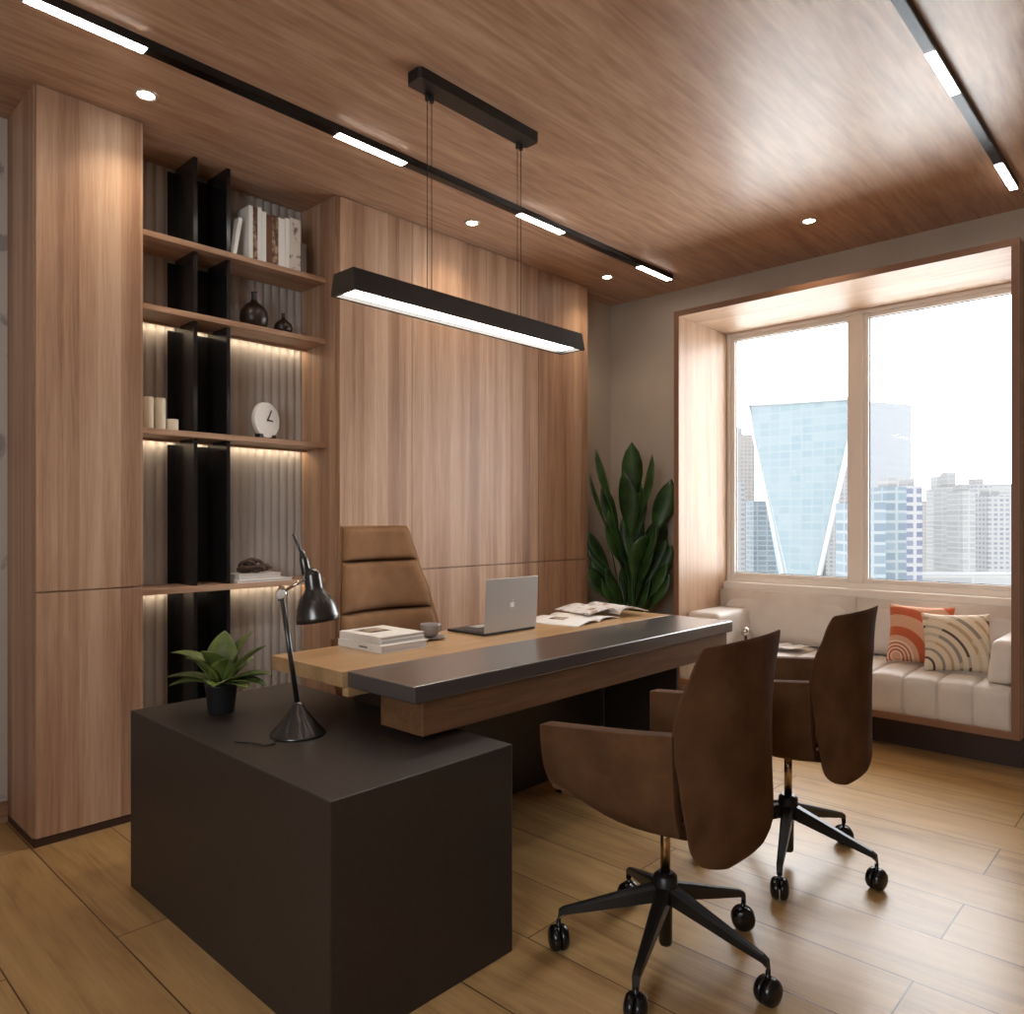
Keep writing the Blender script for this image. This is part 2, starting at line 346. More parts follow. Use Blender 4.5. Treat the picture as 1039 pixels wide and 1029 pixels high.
# window
win = bpy.data.objects.new('window_1', None); COL.objects.link(win); win.location = (4.96, 1.64, 0.80); struct(win, 'two-pane window with beige frame')
def wbox(name, a, b, m, bevel=0.0):
    L = win.location
    return obox(name, tuple(a[i]-L[i] for i in range(3)), tuple(b[i]-L[i] for i in range(3)), m, win, bevel)
YA, YB, ZA, ZB = Y0+T, Y1-T, 0.815, Z1-T
bm = bmesh.new(); L = win.location
def wb(a, b): box(bm, tuple(a[i]-L[i] for i in range(3)), tuple(b[i]-L[i] for i in range(3)))
wb((4.955, YB-0.022, ZA), (5.04, YB, ZB)); wb((4.955, YA, ZA), (5.04, YA+0.06, ZB))
wb((4.955, YA+0.06, ZB-0.022), (5.04, YB-0.022, ZB)); wb((4.955, YA+0.06, ZA), (5.04, YB-0.022, ZA+0.035))
wb((4.955, 1.628, ZA+0.035), (5.04, 1.70, ZB-0.022))
bev(finish('window_frame', bm, M['frame'], win), 0.003)
for (a, b) in ((1.70, YB-0.022), (YA+0.06, 1.628)):
    bm = bmesh.new(); z0, z1, w = ZA+0.035, ZB-0.022, 0.028
    wb((4.975, a, z0), (5.02, a+w, z1)); wb((4.975, b-w, z0), (5.02, b, z1)); wb((4.975, a+w, z0), (5.02, b-w, z0+w)); wb((4.975, a+w, z1-w), (5.02, b-w, z1))
    sash = bev(finish('window_sash', bm, M['frame'], win), 0.004)
    bm = bmesh.new(); g = 0.004; z0 += w; z1 -= w; a2, b2 = a+w, b-w
    wb((4.995, a2, z0), (5.006, a2+g, z1)); wb((4.995, b2-g, z0), (5.006, b2, z1)); wb((4.995, a2+g, z0), (5.006, b2-g, z0+g)); wb((4.995, a2+g, z1-g), (5.006, b2-g, z1))
    finish('gasket', bm, M['gasket'], sash)
    bm = bmesh.new(); wb((4.999, a2+g, z0+g), (5.003, b2-g, z1-g)); finish('window_pane', bm, M['glass'], sash)
wbox('window_sill', (4.90, YA, 0.765), (5.03, YB, 0.815), M['frame'], 0.005)
wbox('apron', (4.945, YA, Z0+T), (5.0, YB, 0.765), M['frame'])

# ------------------------------------------------------------------ fitted cabinets
GAP = 0.003
def cabinet(name, label, x0, x1, y0, y1, doors, plinth=0.03):
    t = thing(name, label, 'cabinet', (x0, y0, 0))
    w, d = x1-x0, y1-y0
    obox('body', (0, 0.02, plinth), (w, d, H-0.001), M['wood_v'], t)
    obox('plinth', (0.0, 0.006, 0), (w, d, plinth), M['plinth'], t)
    for (a, b, z0, z1) in doors:
        obox('door', (a-x0+GAP/2, 0, z0), (b-x0-GAP/2, 0.0185, z1), M['wood_v'], t, 0.0012)
    return t
cabinet('tall_cabinet', 'tall wooden cupboard left of the bookshelf, floor to ceiling', 0.833, 1.231, 3.271, 3.656,
        [(0.836, 1.229, 0.034, 0.969), (0.836, 1.229, 0.975, H-0.004)])
cabinet('tall_cabinet', 'long wooden cupboard run right of the bookshelf, behind the desk', 2.190, 4.27, 3.271, 3.655,
        [(2.192, 2.665, 0.034, 0.969), (2.192, 2.665, 0.975, H-0.004), (2.665, 3.735, 0.034, 0.969), (2.665, 3.735, 0.975, H-0.004),
         (3.735, 4.268, 0.034, 0.969), (3.735, 4.268, 0.975, H-0.004)])

# ------------------------------------------------------------------ bookshelf
SX0, SX1, SYF, SYB = 1.233, 2.188, 3.37, 3.618
sh = thing('bookshelf', 'open wooden bookshelf with fluted grey back and black glass uprights', 'bookshelf', (SX0, SYF, 0))
def sb(name, a, b, m, bevel=0): return obox(name, tuple(a[i]-sh.location[i] for i in range(3)), tuple(b[i]-sh.location[i] for i in range(3)), m, sh, bevel)
bm = bmesh.new()
NF = 21; NP = NF*10
def flute(u, v):
    x = (SX1-SX0)*u; return (x, SYB-SYF - 0.012*abs(math.sin(PI*NF*u))**0.7, 0.0 + (H-0.002)*v)
grid(bm, flute, NP, 1)
box(bm, (0, SYB-SYF+0.004, 0), (SX1-SX0, SYB-SYF+0.03, H-0.002))
finish('fluted_back', bm, M['flute'], sh)
sb('side_panel', (SX1-0.012, 3.29, 0), (SX1, SYB-0.012, H-0.002), M['wood_v'])
TOPS = (2.505, 2.187, 1.649, 0.948)
for i, z in enumerate(TOPS):
    s = sb('shelf', (SX0, SYF, z-0.026), (SX1-0.013, SYB-0.013, z), M['wood_x'], 0.0015)
    if i > 0:
        obox('led_strip', (0.02, SYB-SYF-0.042, z-0.0295), (SX1-SX0-0.03, SYB-SYF-0.030, z-0.0262), M['led'], s)
        obox('light_lip', (0.0, SYB-SYF-0.066, z-0.038), (SX1-SX0-0.014, SYB-SYF-0.058, z-0.0262), M['wood_x'], s)
zs = [0.0] + sorted(TOPS) + [H+0.024]
for x in (1.508, 1.665):
    bm = bmesh.new()
    for k in range(len(zs)-1):
        box(bm, (x-0.009-SX0, 3.405-SYF, zs[k]+0.0005), (x+0.009-SX0, SYB-0.014-SYF, zs[k+1]-0.0265))
    finish('divider', bm, M['glass_black'], sh)
# smoked glass lining on the fluted back beside each upright
for (x0, x1) in ((1.462, 1.498), (1.518, 1.655)):
    bm = bmesh.new()
    for k in range(len(zs)-1): box(bm, (x0-SX0, SYB-0.0205-SYF, zs[k]+0.0005), (x1-SX0, SYB-0.0135-SYF, zs[k+1]-0.045))
    finish('glass_lining', bm, M['glass_black'], sh)

# ------------------------------------------------------------------ books and ornaments on the shelves
def book(name, x0, x1, y0, d, z, h, mcover, label, group=None, lean=0.0):
    w = x1-x0
    t = thing(name, label, 'book', (x0, y0, z), 0, group); t.rotation_euler = (0, lean, 0)
    bm = bmesh.new(); c = min(0.003, w*0.2)
    box(bm, (0, 0, 0), (w, c, h)); box(bm, (0, c, 0), (c, d, h)); box(bm, (w-c, c, 0), (w, d, h))
    finish('cover', bm, mcover, t)
    obox('pages', (c, c, 0.003), (w-c, d-0.004, h-0.004), M['pages'], t)
    return t
ZB1 = 2.5055
GB = 'books standing on the top shelf'
X_ = lambda px: 1.757 + (px-252)*0.00534
specs = [(252.4, 256.2, .258, 'white', 'tall white book leftmost of the upright row on the top shelf'),
         (256.4, 260.6, .258, 'bk_brown', 'thin brown and beige book between white books on the top shelf'),
         (260.8, 264.6, .262, 'white', 'thin white book right of the thin brown and beige book, top shelf'),
         (264.8, 269.2, .248, 'white', 'slightly shorter white book left of the rust brown book, top shelf'),
         (269.4, 275.0, .240, 'bk_rust', 'plain rust brown book in the middle of the top shelf row'),
         (275.2, 281.2, .246, 'bk_brown', 'wider mottled beige and brown book right of the rust brown book, top shelf'),
         (281.6, 288.4, .242, 'white', 'broad plain white book right of the wider mottled beige book, top shelf'),
         (288.6, 292.8, .252, 'white', 'narrow white book beside the thickest greyish book, top shelf'),
         (293.0, 304.6, .262, 'bk_mark', 'thickest book of the top shelf row, off-white with grey marks'),
         (305.0, 311.0, .150, 'bk_grey', 'short dark grey book at the right end of the top shelf row')]
for a, b, h, m, lb in specs:
    book('book', X_(a), X_(b), 3.388, 0.19, ZB1, h, M[m], lb, GB)
book('book', 1.677, 1.695, 3.386, 0.16, ZB1+0.0036, 0.182, M['white'], 'small white book leaning to the right on the top shelf', GB, 0.17)

def lathe_thing(name, label, cat, prof, loc, m, group=None, seg=32, part='body'):
    bm = bmesh.new(); lathe(bm, prof, seg); o = finish(name, bm, m); o.location = loc
    return tag(o, label, cat, group)
lathe_thing('vase', 'larger dark brown bottle vase on the second shelf', 'vase',
            [(0.040, 0), (0.060, 0.006), (0.068, 0.05), (0.064, 0.085), (0.040, 0.115), (0.018, 0.130), (0.012, 0.145), (0.012, 0.172), (0.016, 0.180), (0.010, 0.180), (0.008, 0.16)],
            (1.815, 3.445, 2.1875), M['vase'], 'dark bottle vases on the second shelf')
lathe_thing('vase', 'smaller dark brown bottle vase, right one on the second shelf', 'vase',
            [(0.028, 0), (0.042, 0.004), (0.046, 0.028), (0.040, 0.048), (0.022, 0.064), (0.010, 0.074), (0.008, 0.095), (0.011, 0.100), (0.006, 0.100), (0.005, 0.09)],
            (1.962, 3.425, 2.1875), M['vase'], 'dark bottle vases on the second shelf')
def candle(x, y, r, h, label):
    t = thing('candle', label, 'candle', (x, y, 1.6495), 0, 'pillar candles on the third shelf')
    bm = bmesh.new(); lathe(bm, [(r*0.97, 0), (r, 0.003), (r, h-0.004), (r*0.95, h), (r*0.6, h-0.001), (r*0.2, h-0.004)], 28); finish('wax', bm, M['cream'], t)
    bm = bmesh.new(); tube(bm, [(0, 0, h-0.005), (0.001, 0, h+0.004), (0.002, 0, h+0.009)], 0.0009, 6); finish('wick', bm, M['matte_black'], t)
candle(1.306, 3.42, 0.0215, 0.140, 'tall cream candle leftmost on the third shelf')
candle(1.358, 3.425, 0.0235, 0.140, 'tall cream candle standing between the other two candles')
candle(1.412, 3.425, 0.025, 0.052, 'short cream candle beside the black glass upright')

# clock
t = thing('table_clock', 'round white table clock with black hands on small black feet', 'clock', (1.872, 3.435, 1.6495), math.radians(19))
AY = az((0, -1, 0)); R = 0.088; zc = R+0.006
bm = bmesh.new(); lathe(bm, [(R*0.96, -0.012), (R, -0.008), (R, 0.008), (R*0.97, 0.012), (R*0.93, 0.011), (R*0.91, 0.009)], 48, (0, 0, zc), AY); finish('clock_body', bm, M['white'], t)
bm = bmesh.new()
for ang, L_, w in ((math.radians(62), 0.058, 0.0035), (math.radians(-4), 0.036, 0.0045)):
    d = Vector((math.cos(ang), 0, math.sin(ang))); q = Vector((-d.z, 0, d.x))*w
    a = Vector((0, -0.0125, zc)) - d*0.006; b = a + d*(L_+0.006)
    vs = [bm.verts.new(p + Vector((0, dy, 0))) for dy in (0, -0.0015) for p in (a-q, a+q, b+q*0.7, b-q*0.7)]
    for f in ((0,1,2,3),(7,6,5,4),(0,4,5,1),(1,5,6,2),(2,6,7,3),(3,7,4,0)): bm.faces.new([vs[i] for i in f])
finish('hands', bm, M['ink'], t)
for s in (-1, 1):
    bm = bmesh.new(); box(bm, (s*0.045-0.012, -0.016, 0), (s*0.045+0.012, 0.016, 0.022)); finish('foot', bm, M['matte_black'], t)

def flat_book(name, label, a, b, z0, z1, m=None, rz=0.0, group=None):
    cx, cy = (a[0]+b[0])/2, (a[1]+b[1])/2; w, d, h = b[0]-a[0], b[1]-a[1], z1-z0
    t = thing(name, label, 'book', (cx, cy, z0), rz, group); c = min(0.0025, h*0.2)
    bm = bmesh.new(); box(bm, (-w/2, -d/2, 0), (w/2, d/2, c)); box(bm, (-w/2, -d/2, h-c), (w/2, d/2, h)); box(bm, (-w/2, -d/2, c), (-w/2+0.003, d/2, h-c))
    finish('cover', bm, m or M['white'], t)
    obox('pages', (-w/2+0.003, -d/2+0.004, c), (w/2-0.005, d/2-0.004, h-c), M['pages'], t)
    return t
GK = 'white books lying on the lowest shelf'
flat_book('book', 'thin lower white book lying flat on the lowest shelf', (1.700, 3.385), (1.990, 3.57), 0.9485, 0.962, group=GK)
flat_book('book', 'upper white book lying flat under the dark knot ornament', (1.712, 3.39), (1.935, 3.56), 0.9622, 0.988, group=GK)
bm = bmesh.new()
for k, (cx, cy, cz, rx, rz_, n) in enumerate(((-0.03, 0, 0.032, 0.036, 0.026, (0.5, 1, 0.6)), (0.015, 0.005, 0.034, 0.038, 0.028, (0.2, 1, -0.5)), (0.045, -0.01, 0.024, 0.03, 0.022, (0.1, 0.7, 1)),
                                             (-0.05, -0.01, 0.020, 0.03, 0.018, (0.2, 0.5, 1)), (0.0, -0.02, 0.022, 0.045, 0.02, (0.1, 0.3, 1)), (-0.01, 0.01, 0.050, 0.03, 0.014, (0.0, 0.8, 0.7)))):
    A = az(n)
    pts = [Vector((cx, cy, cz)) + A @ Vector((rx*math.cos(q), rx*math.sin(q)*0.8, 0)) for q in [2*PI*i/18 for i in range(19)]]
    zmin = min(p.z for p in pts); pts = [p + Vector((0, 0, max(0, 0.0085-zmin))) for p in pts]
    tube(bm, pts, 0.0082, 8)
tube(bm, [(0.05, -0.01, 0.02), (0.075, -0.012, 0.022), (0.092, -0.01, 0.022)], [0.008, 0.007, 0.005], 8)
o = finish('knot_ornament', bm, M['knot'], smooth=True); o.location = (1.815, 3.455, 0.9885)
tag(o, 'dark brown knotted link ornament on the white books of the lowest shelf', 'ornament')

# ------------------------------------------------------------------ ceiling lights
def track(label, x0, x1, y0, y1, lights, zt=H):
    t = thing('track_light', label, 'track light', (x0, (y0+y1)/2, 2.88), 0, 'black linear track lights on the ceiling')
    yc = (y0+y1)/2
    obox('rail', (0, y0-yc, 0.002), (x1-x0, y1-yc, H-2.88), M['black'], t)
    obox('rail_face', (0.0, y0-yc+0.002, 0), (x1-x0, y1-yc-0.002, 0.002), M['track_face'], t)
    for a, b in lights:
        obox('light_module', (a-x0, y0-yc+0.002, -0.0015), (b-x0, y1-yc-0.001, 0.0), M['strip'], t)
track('black track light running above the bookshelf wall', -1.2, 4.455, 2.690, 2.737, [(-0.5, -0.15), (0.665, 1.025), (1.805, 2.165), (2.94, 3.305), (4.08, 4.447)])
track('black track light on the window end of the ceiling, far from the cupboards', -1.2, 4.40, 0.712, 0.748, [(-0.3, 0.05), (0.7, 1.05), (1.8, 2.15), (2.905, 3.255), (4.03, 4.39)])
GD = 'small round recessed ceiling spotlights'
for (x, y, lb) in ((1.156, 3.051, 'round recessed spotlight above the left tall cupboard'), (2.904, 3.037, 'round recessed spotlight above the long cupboard, under the pendant cables'),
                   (4.185, 3.042, 'round recessed spotlight in the ceiling near the room corner with the plant'), (4.168, 1.652, 'round recessed spotlight above the window seat')):
    t = thing('recessed_spotlight', lb, 'ceiling light', (x, y, H), 0, GD)
    bm = bmesh.new(); lathe(bm, [(0.030, -0.0005), (0.031, -0.004), (0.040, -0.007), (0.046, -0.003), (0.046, 0.0)], 32, cap=False); finish('trim_ring', bm, M['ring'], t)
    bm = bmesh.new(); lathe(bm, [(0.0295, -0.0015), (0.026, -0.004), (0.012, -0.005)], 24); finish('lens', bm, M['bulb'], t)
    ld = bpy.data.lights.new('spot_light', 'SPOT'); lo = bpy.data.objects.new('spot_light', ld); COL.objects.link(lo); lo.parent = t
    lo.location = (0, 0, -0.02); ld.energy = 8; ld.spot_size = math.radians(125); ld.spot_blend = 1.0; ld.color = (1, 0.82, 0.62); ld.shadow_soft_size = 0.03

# pendant
PX0, PX1, PY, PZ = 1.457, 2.705, 2.160, 2.02
t = thing('pendant_light', 'long black linear pendant lamp hanging over the desk', 'pendant light', ((PX0+PX1)/2, PY, PZ))
hw = (PX1-PX0)/2
bm = bmesh.new()
yb, yt, zt, e = 0.070, 0.058, 0.076, 0.014
lo_ = [(-hw, -yb), (hw, -yb), (hw, yb), (-hw, yb)]; hi_ = [(-hw+0.005, -yt), (hw-0.005, -yt), (hw-0.005, yt), (-hw+0.005, yt)]
li = [(-hw+e, -yb+e), (hw-e, -yb+e), (hw-e, yb-e), (-hw+e, yb-e)]
A = [bm.verts.new((x, y, 0)) for x, y in lo_]; B = [bm.verts.new((x, y, zt)) for x, y in hi_]; C = [bm.verts.new((x, y, 0)) for x, y in li]; D = [bm.verts.new((x, y, 0.022)) for x, y in li]
for i in range(4):
    j = (i+1) % 4; bm.faces.new((A[i], A[j], B[j], B[i])); bm.faces.new((A[j], A[i], C[i], C[j])); bm.faces.new((C[j], C[i], D[i], D[j]))
bm.faces.new(B); bm.faces.new(D)
finish('housing', bm, M['black'], t)
obox('diffuser', (-hw+e+0.001, -yb+e+0.001, 0.014), (hw-e-0.001, yb-e-0.001, 0.020), M['pendant'], t)
bm = bmesh.new(); c0, c1 = 1.765-t.location.x, 2.428-t.location.x; zc0, zc1 = 2.870-PZ, H-PZ
prism(bm, [(c0+0.012, -0.045+0.005), (c0, -0.025), (c0, 0.03), (c0+0.012, 0.045), (c1-0.012, 0.045), (c1, 0.03), (c1, -0.025), (c1-0.012, -0.04)], zc0, zc1)
cn = bev(finish('canopy', bm, M['black'], t), 0.002)
for x in (1.868-t.location.x, 2.372-t.location.x):
    for dx in (-0.011, 0.011):
        bm = bmesh.new(); lathe(bm, [(0.0085, 0), (0.0085, 0.016), (0.007, 0.026)], 12, (x+dx, 0.028, zc0-0.0255)); finish('cable_grip', bm, M['matte_black'], cn)
        bm = bmesh.new(); tube(bm, [(x+dx, 0.028, zt), (x+dx, 0.028, zc0-0.02)], 0.0016, 6); finish('cable', bm, M['black'], t)

# ------------------------------------------------------------------ desk
DZ = 0.775; DB = DZ-0.05
t = thing('executive_desk', 'executive desk with wooden top and charcoal front slab', 'desk', (1.36, 1.66, 0))
def db(name, a, b, m, bevel=0.0): return obox(name, (a[0]-1.36, a[1]-1.66, a[2]), (b[0]-1.36, b[1]-1.66, b[2]), m, t, bevel)
db('front_slab', (1.360, 1.659, DB), (3.279, 1.988, DZ), M['dark_top'], 0.004)
db('wood_top', (1.341, 1.9895, DB), (3.277, 2.42, DZ), M['wood_desk'], 0.0025)
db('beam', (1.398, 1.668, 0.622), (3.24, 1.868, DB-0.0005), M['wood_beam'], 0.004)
db('rail', (1.352, 1.972, 0.697), (3.24, 2.004, DB-0.0005), M['wood_desk'], 0.002)
db('support_panel', (1.64, 2.335, 0.0), (3.20, 2.36, DB-0.0005), M['dark'], 0.002)
db('support_panel', (3.18, 1.90, 0.0), (3.20, 2.33, 0.696), M['dark'], 0.002)
for x in (1.42, 1.52): db('spacer', (x+0.03, 1.79, 0.6), (x+0.06, 1.85, 0.6225), M['matte_black'])
o = obox('pedestal_cabinet', (0, 0, 0), (0.613, 1.212, 0.6), M['dark'], None, 0.003); o.location = (0.972, 1.488, 0)
tag(o, 'large charcoal pedestal block under the left end of the desk', 'cabinet')

# ------------------------------------------------------------------ things on the desk
def place_flat(name, label, c, w, d, h, rz, group=None, cover=None, z=DZ):
    return flat_book(name, label, (c[0]-w/2, c[1]-d/2), (c[0]+w/2, c[1]+d/2), z, z+h, cover, rz, group)
GB2 = 'white books stacked on the desk'
b0 = place_flat('book', 'thick white bottom book of the desk stack', (1.722, 2.285), 0.215, 0.268, 0.027, 0.0, GB2, z=DZ+0.0005)
obox('spine_mark', (-0.1079, -0.05, 0.010), (-0.1076, 0.0, 0.016), M['bk_grey'], b0)
b1 = place_flat('book', 'thin white book in the middle of the desk stack', (1.728, 2.30), 0.205, 0.25, 0.014, 0.03, GB2, z=DZ+0.028)
b2 = place_flat('book', 'white book with a dark cover picture, top of the desk stack', (1.724, 2.295), 0.205, 0.25, 0.013, 0.01, GB2, z=DZ+0.0425)
obox('cover_picture', (-0.06, -0.01, 0.0131), (0.04, 0.09, 0.0135), M['photo'], b2)

t = thing('coffee_cup', 'grey ceramic cup beside the white books on the desk', 'cup', (1.955, 2.285, DZ+0.0085))
bm = bmesh.new(); lathe(bm, [(0.018, 0), (0.026, 0.004), (0.036, 0.020), (0.039, 0.042), (0.040, 0.052), (0.037, 0.052), (0.035, 0.040), (0.030, 0.018), (0.012, 0.010)], 32); finish('bowl', bm, M['ceramic'], t, True)
bm = bmesh.new(); tube(bm, [(0.036, 0, 0.044), (0.052, -0.002, 0.044), (0.058, -0.002, 0.032), (0.050, -0.001, 0.018), (0.033, 0, 0.015)], 0.004, 8); finish('handle', bm, M['ceramic'], t)
lathe_thing('saucer', 'grey saucer under the coffee cup', 'saucer', [(0.024, 0), (0.030, 0.002), (0.062, 0.008), (0.064, 0.0105), (0.058, 0.0085), (0.030, 0.0045), (0.020, 0.004)], (1.955, 2.285, DZ+0.0003), M['ceramic'])

# laptop: lid faces the visitors
t = thing('laptop', 'open silver laptop with its lid towards the visitor chairs', 'laptop', (2.30, 2.172, DZ+0.0005))
o = obox('base', (-0.158, 0.0, 0), (0.158, 0.222, 0.010), M['keys'], t, 0.003)
obox('keyboard', (-0.140, 0.03, 0.0101), (0.140, 0.135, 0.0115), M['keys'], o)
obox('trackpad', (-0.05, 0.145, 0.0101), (0.05, 0.205, 0.0106), M['alu'], o)
bm = bmesh.new(); box(bm, (-0.158, -0.006, 0), (0.158, 0.0, 0.222)); lid = bev(finish('lid', bm, M['alu'], t), 0.0025); lid.location = (0, 0.0, 0.0105); lid.rotation_euler = (math.radians(3), 0, 0)
obox('display', (-0.150, 0.0002, 0.008), (0.150, 0.001, 0.214), M['screen'], lid)
# fruit-shaped emblem: rounded body with a bite on the right and a small leaf
bm = bmesh.new(); pts = []
for i in range(40):
    a = 2*PI*i/40; r = 0.0125*(1 + 0.10*math.cos(2*a)*0.6 - 0.14*max(0, math.cos(a-PI/2))**10 - 0.08*max(0, math.cos(a+PI/2))**12)
    x, z = r*math.cos(a)*1.02, r*math.sin(a)*1.05
    dx, dz = x-0.0155, z-0.002
    if math.hypot(dx, dz) < 0.0062:
        k = 0.0062/math.hypot(dx, dz); x, z = 0.0155+dx*k, 0.002+dz*k
    pts.append((x, z+0.108))
prism(bm, pts, -0.0068, -0.0061, 'y')
lf = [(0.0005, 0.1235), (0.0012, 0.1275), (0.0048, 0.1305), (0.0052, 0.1270), (0.0030, 0.1242)]
prism(bm, lf, -0.0068, -0.0061, 'y'); finish('emblem', bm, M['alu_logo'], lid)

# open magazines
def magazine(name, label, c, rz, w, d, rise, curl, z, matp, group):
    t = thing(name, label, 'magazine', (c[0], c[1], z), rz, group)
    for s in (-1, 1):
        bm = bmesh.new()
        def top(u, v):
            q = u**0.62
            return (s*w*u, (v-0.5)*d, 0.0055*(1-0.5*u) + rise*math.sin(PI*q) + curl[0 if s < 0 else 1]*u**3)
        def bot(u, v): return (s*w*u, (v-0.5)*d, max(0.0, top(u, v)[2] - 0.0055*(1-0.5*u)))
        V1 = grid(bm, top, 14, 4); V2 = grid(bm, bot, 14, 4)
        for i in range(14):
            bm.faces.new((V1[i][0], V1[i+1][0], V2[i+1][0], V2[i][0])); bm.faces.new((V1[i][4], V1[i+1][4], V2[i+1][4], V2[i][4]))
        for j in range(4): bm.faces.new((V1[14][j], V1[14][j+1], V2[14][j+1], V2[14][j]))
        finish('page_block', bm, matp, t)
    return t
GM = 'open magazines on the desk'
m1 = magazine('magazine', 'open white magazine lying flat nearer the laptop', (2.79, 2.225), math.radians(8), 0.20, 0.28, 0.014, (0, 0), DZ+0.0005, M['white'], GM)
bm = bmesh.new()
def pic(u, v):
    uu = 0.32+0.3*u; return (-0.20*uu, -0.02+0.08*v, 0.0055*(1-0.5*uu)+0.014*math.sin(PI*uu**0.62)+0.0006)
grid(bm, pic, 6, 2); o = finish('printed_picture', bm, M['photo'], m1); md = o.modifiers.new('solid', 'SOLIDIFY'); md.thickness = 0.0004
magazine('magazine', 'open printed magazine with curled pages behind the flat one', (3.03, 2.235), math.radians(-14), 0.190, 0.27, 0.030, (0.010, 0.004), DZ+0.0165, M['print'], GM)

# ------------------------------------------------------------------ desk lamp on the pedestal
CR = (0.6851, -0.7284)     # direction the lamp's arms swing in
t = thing('desk_lamp', 'black adjustable desk lamp with conical base and dome shade', 'desk lamp', (1.212, 2.031, 0.6), math.atan2(CR[1], CR[0]))
bm = bmesh.new(); lathe(bm, [(0.082, 0), (0.083, 0.004), (0.080, 0.008), (0.060, 0.030), (0.038, 0.058), (0.020, 0.082), (0.015, 0.092), (0.009, 0.098)], 40); finish('lamp_base', bm, M['lamp_black'], t)
bm = bmesh.new(); tube(bm, [(-0.002, 0, 0.094), (-0.047, 0, 0.415)], 0.0078, 12); finish('lower_arm', bm, M['lamp_black'], t)
bm = bmesh.new(); lathe(bm, [(0.014, -0.012), (0.016, -0.008), (0.016, 0.008), (0.014, 0.012)], 20, (-0.049, 0, 0.425), az((0, 1, 0)))
tube(bm, [(-0.050, 0, 0.405), (-0.054, 0, 0.43), (-0.047, 0, 0.447)], 0.010, 10); finish('elbow_joint', bm, M['chrome'], t)
bm = bmesh.new(); tube(bm, [(-0.046, -0.006, 0.432), (0.030, -0.006, 0.474)], 0.0048, 10); tube(bm, [(-0.046, 0.006, 0.432), (0.030, 0.006, 0.474)], 0.0048, 10); finish('upper_arm', bm, M['chrome'], t)
bm = bmesh.new(); lathe(bm, [(0.011, -0.014), (0.012, 0.014)], 18, (0.030, 0, 0.476), az((0, 1, 0))); lathe(bm, [(0.010, -0.03), (0.014, -0.01), (0.013, 0.03), (0.007, 0.06)], 18, (0.024, 0, 0.498), az((-0.2, 0, 1))); finish('shade_joint', bm, M['lamp_black'], t)
bm = bmesh.new(); tube(bm, [(0.020, 0, 0.53), (-0.014, 0, 0.606)], 0.0045, 8); finish('tail_rod', bm, M['lamp_black'], t)
ax = Vector((0.13, 0, -1)).normalized(); A = az(ax); c = Vector((0.043, 0, 0.492))
bm = bmesh.new()
lathe(bm, [(0.010, -0.012), (0.022, 0.0), (0.025, 0.012), (0.026, 0.048), (0.032, 0.060), (0.046, 0.078), (0.058, 0.105), (0.064, 0.135), (0.0655, 0.150), (0.0635, 0.150), (0.060, 0.130), (0.052, 0.104), (0.038, 0.080), (0.020, 0.066)], 40, c, A)
finish('lamp_shade', bm, M['lamp_black'], t, True)
bm = bmesh.new(); lathe(bm, [(0.008, 0.062), (0.012, 0.07), (0.022, 0.09), (0.024, 0.105), (0.016, 0.122), (0.005, 0.128)], 20, c, A); finish('bulb', bm, M['white'], t, True)
bm = bmesh.new(); tube(bm, [(-0.03, -0.06, 0.004), (-0.045, -0.082, 0.003), (-0.035, -0.11, 0.003), (-0.06, -0.125, 0.003), (-0.10, -0.10, 0.003), (-0.16, -0.09, 0.003)], 0.002, 6); finish('cord', bm, M['black'], t)

# ------------------------------------------------------------------ leaves
def leaf(bm, base, azim, e0, e1, L_, w, fold=0.25, n=12, blunt=0.5, stem=0.0, roll=0.0, mi=0, thick=0.0015):
    """blade growing from base: elevation runs from e0 to e1 (radians) along its length"""
    p = Vector(base); h = Vector((math.cos(azim), math.sin(azim), 0)); side0 = Vector((-math.sin(azim), math.cos(azim), 0)); rows = []
    ds = L_/n
    for i in range(n+1):
        u = i/n; e = e0 + (e1-e0)*u; d = h*math.cos(e) + Vector((0, 0, math.sin(e))); up = -h*math.sin(e) + Vector((0, 0, math.cos(e)))
        side = (side0*math.cos(roll) + up*math.sin(roll)); nn = d.cross(side)*-1
        if u < stem: ww = 0.006 + 0.0*u
        else:
            q = (u-stem)/(1-stem); ww = max(0.0015, w*0.5*(math.sin(PI*min(1, q**blunt*0.97+0.03)))**0.75)
        if i > 0: p = p + d*ds
        f = up if abs(roll) < 0.01 else nn
        rows.append([bm.verts.new(p + side*ww*k + f*(abs(k)*ww*fold)) for k in (-1, -0.5, 0, 0.5, 1)] + [bm.verts.new(p + side*ww*k + f*(abs(k)*ww*fold - thick)) for k in (1, 0.5, 0, -0.5, -1)])
    for i in range(n):
        for k in range(10):
            k2 = (k+1) % 10
            f = bm.faces.new((rows[i][k], rows[i][k2], rows[i+1][k2], rows[i+1][k])); f.smooth = True; f.material_index = mi
    bm.faces.new(rows[0]); bm.faces.new(list(reversed(rows[-1])))
RA = math.atan2(CR[1], CR[0])      # right; +90 away, -90 towards the visitors
t = thing('potted_plant', 'small potted plant with broad pointed leaves on the charcoal pedestal', 'plant', (1.175, 2.455, 0.6))
bm = bmesh.new(); lathe(bm, [(0.040, 0), (0.042, 0.003), (0.052, 0.092), (0.055, 0.096), (0.050, 0.097), (0.047, 0.088), (0.020, 0.086)], 28); finish('pot', bm, M['pot'], t)
bm = bmesh.new(); lathe(bm, [(0.046, 0.086), (0.030, 0.091), (0.005, 0.092)], 20); finish('soil', bm, M['soil'], t)
D2 = math.radians
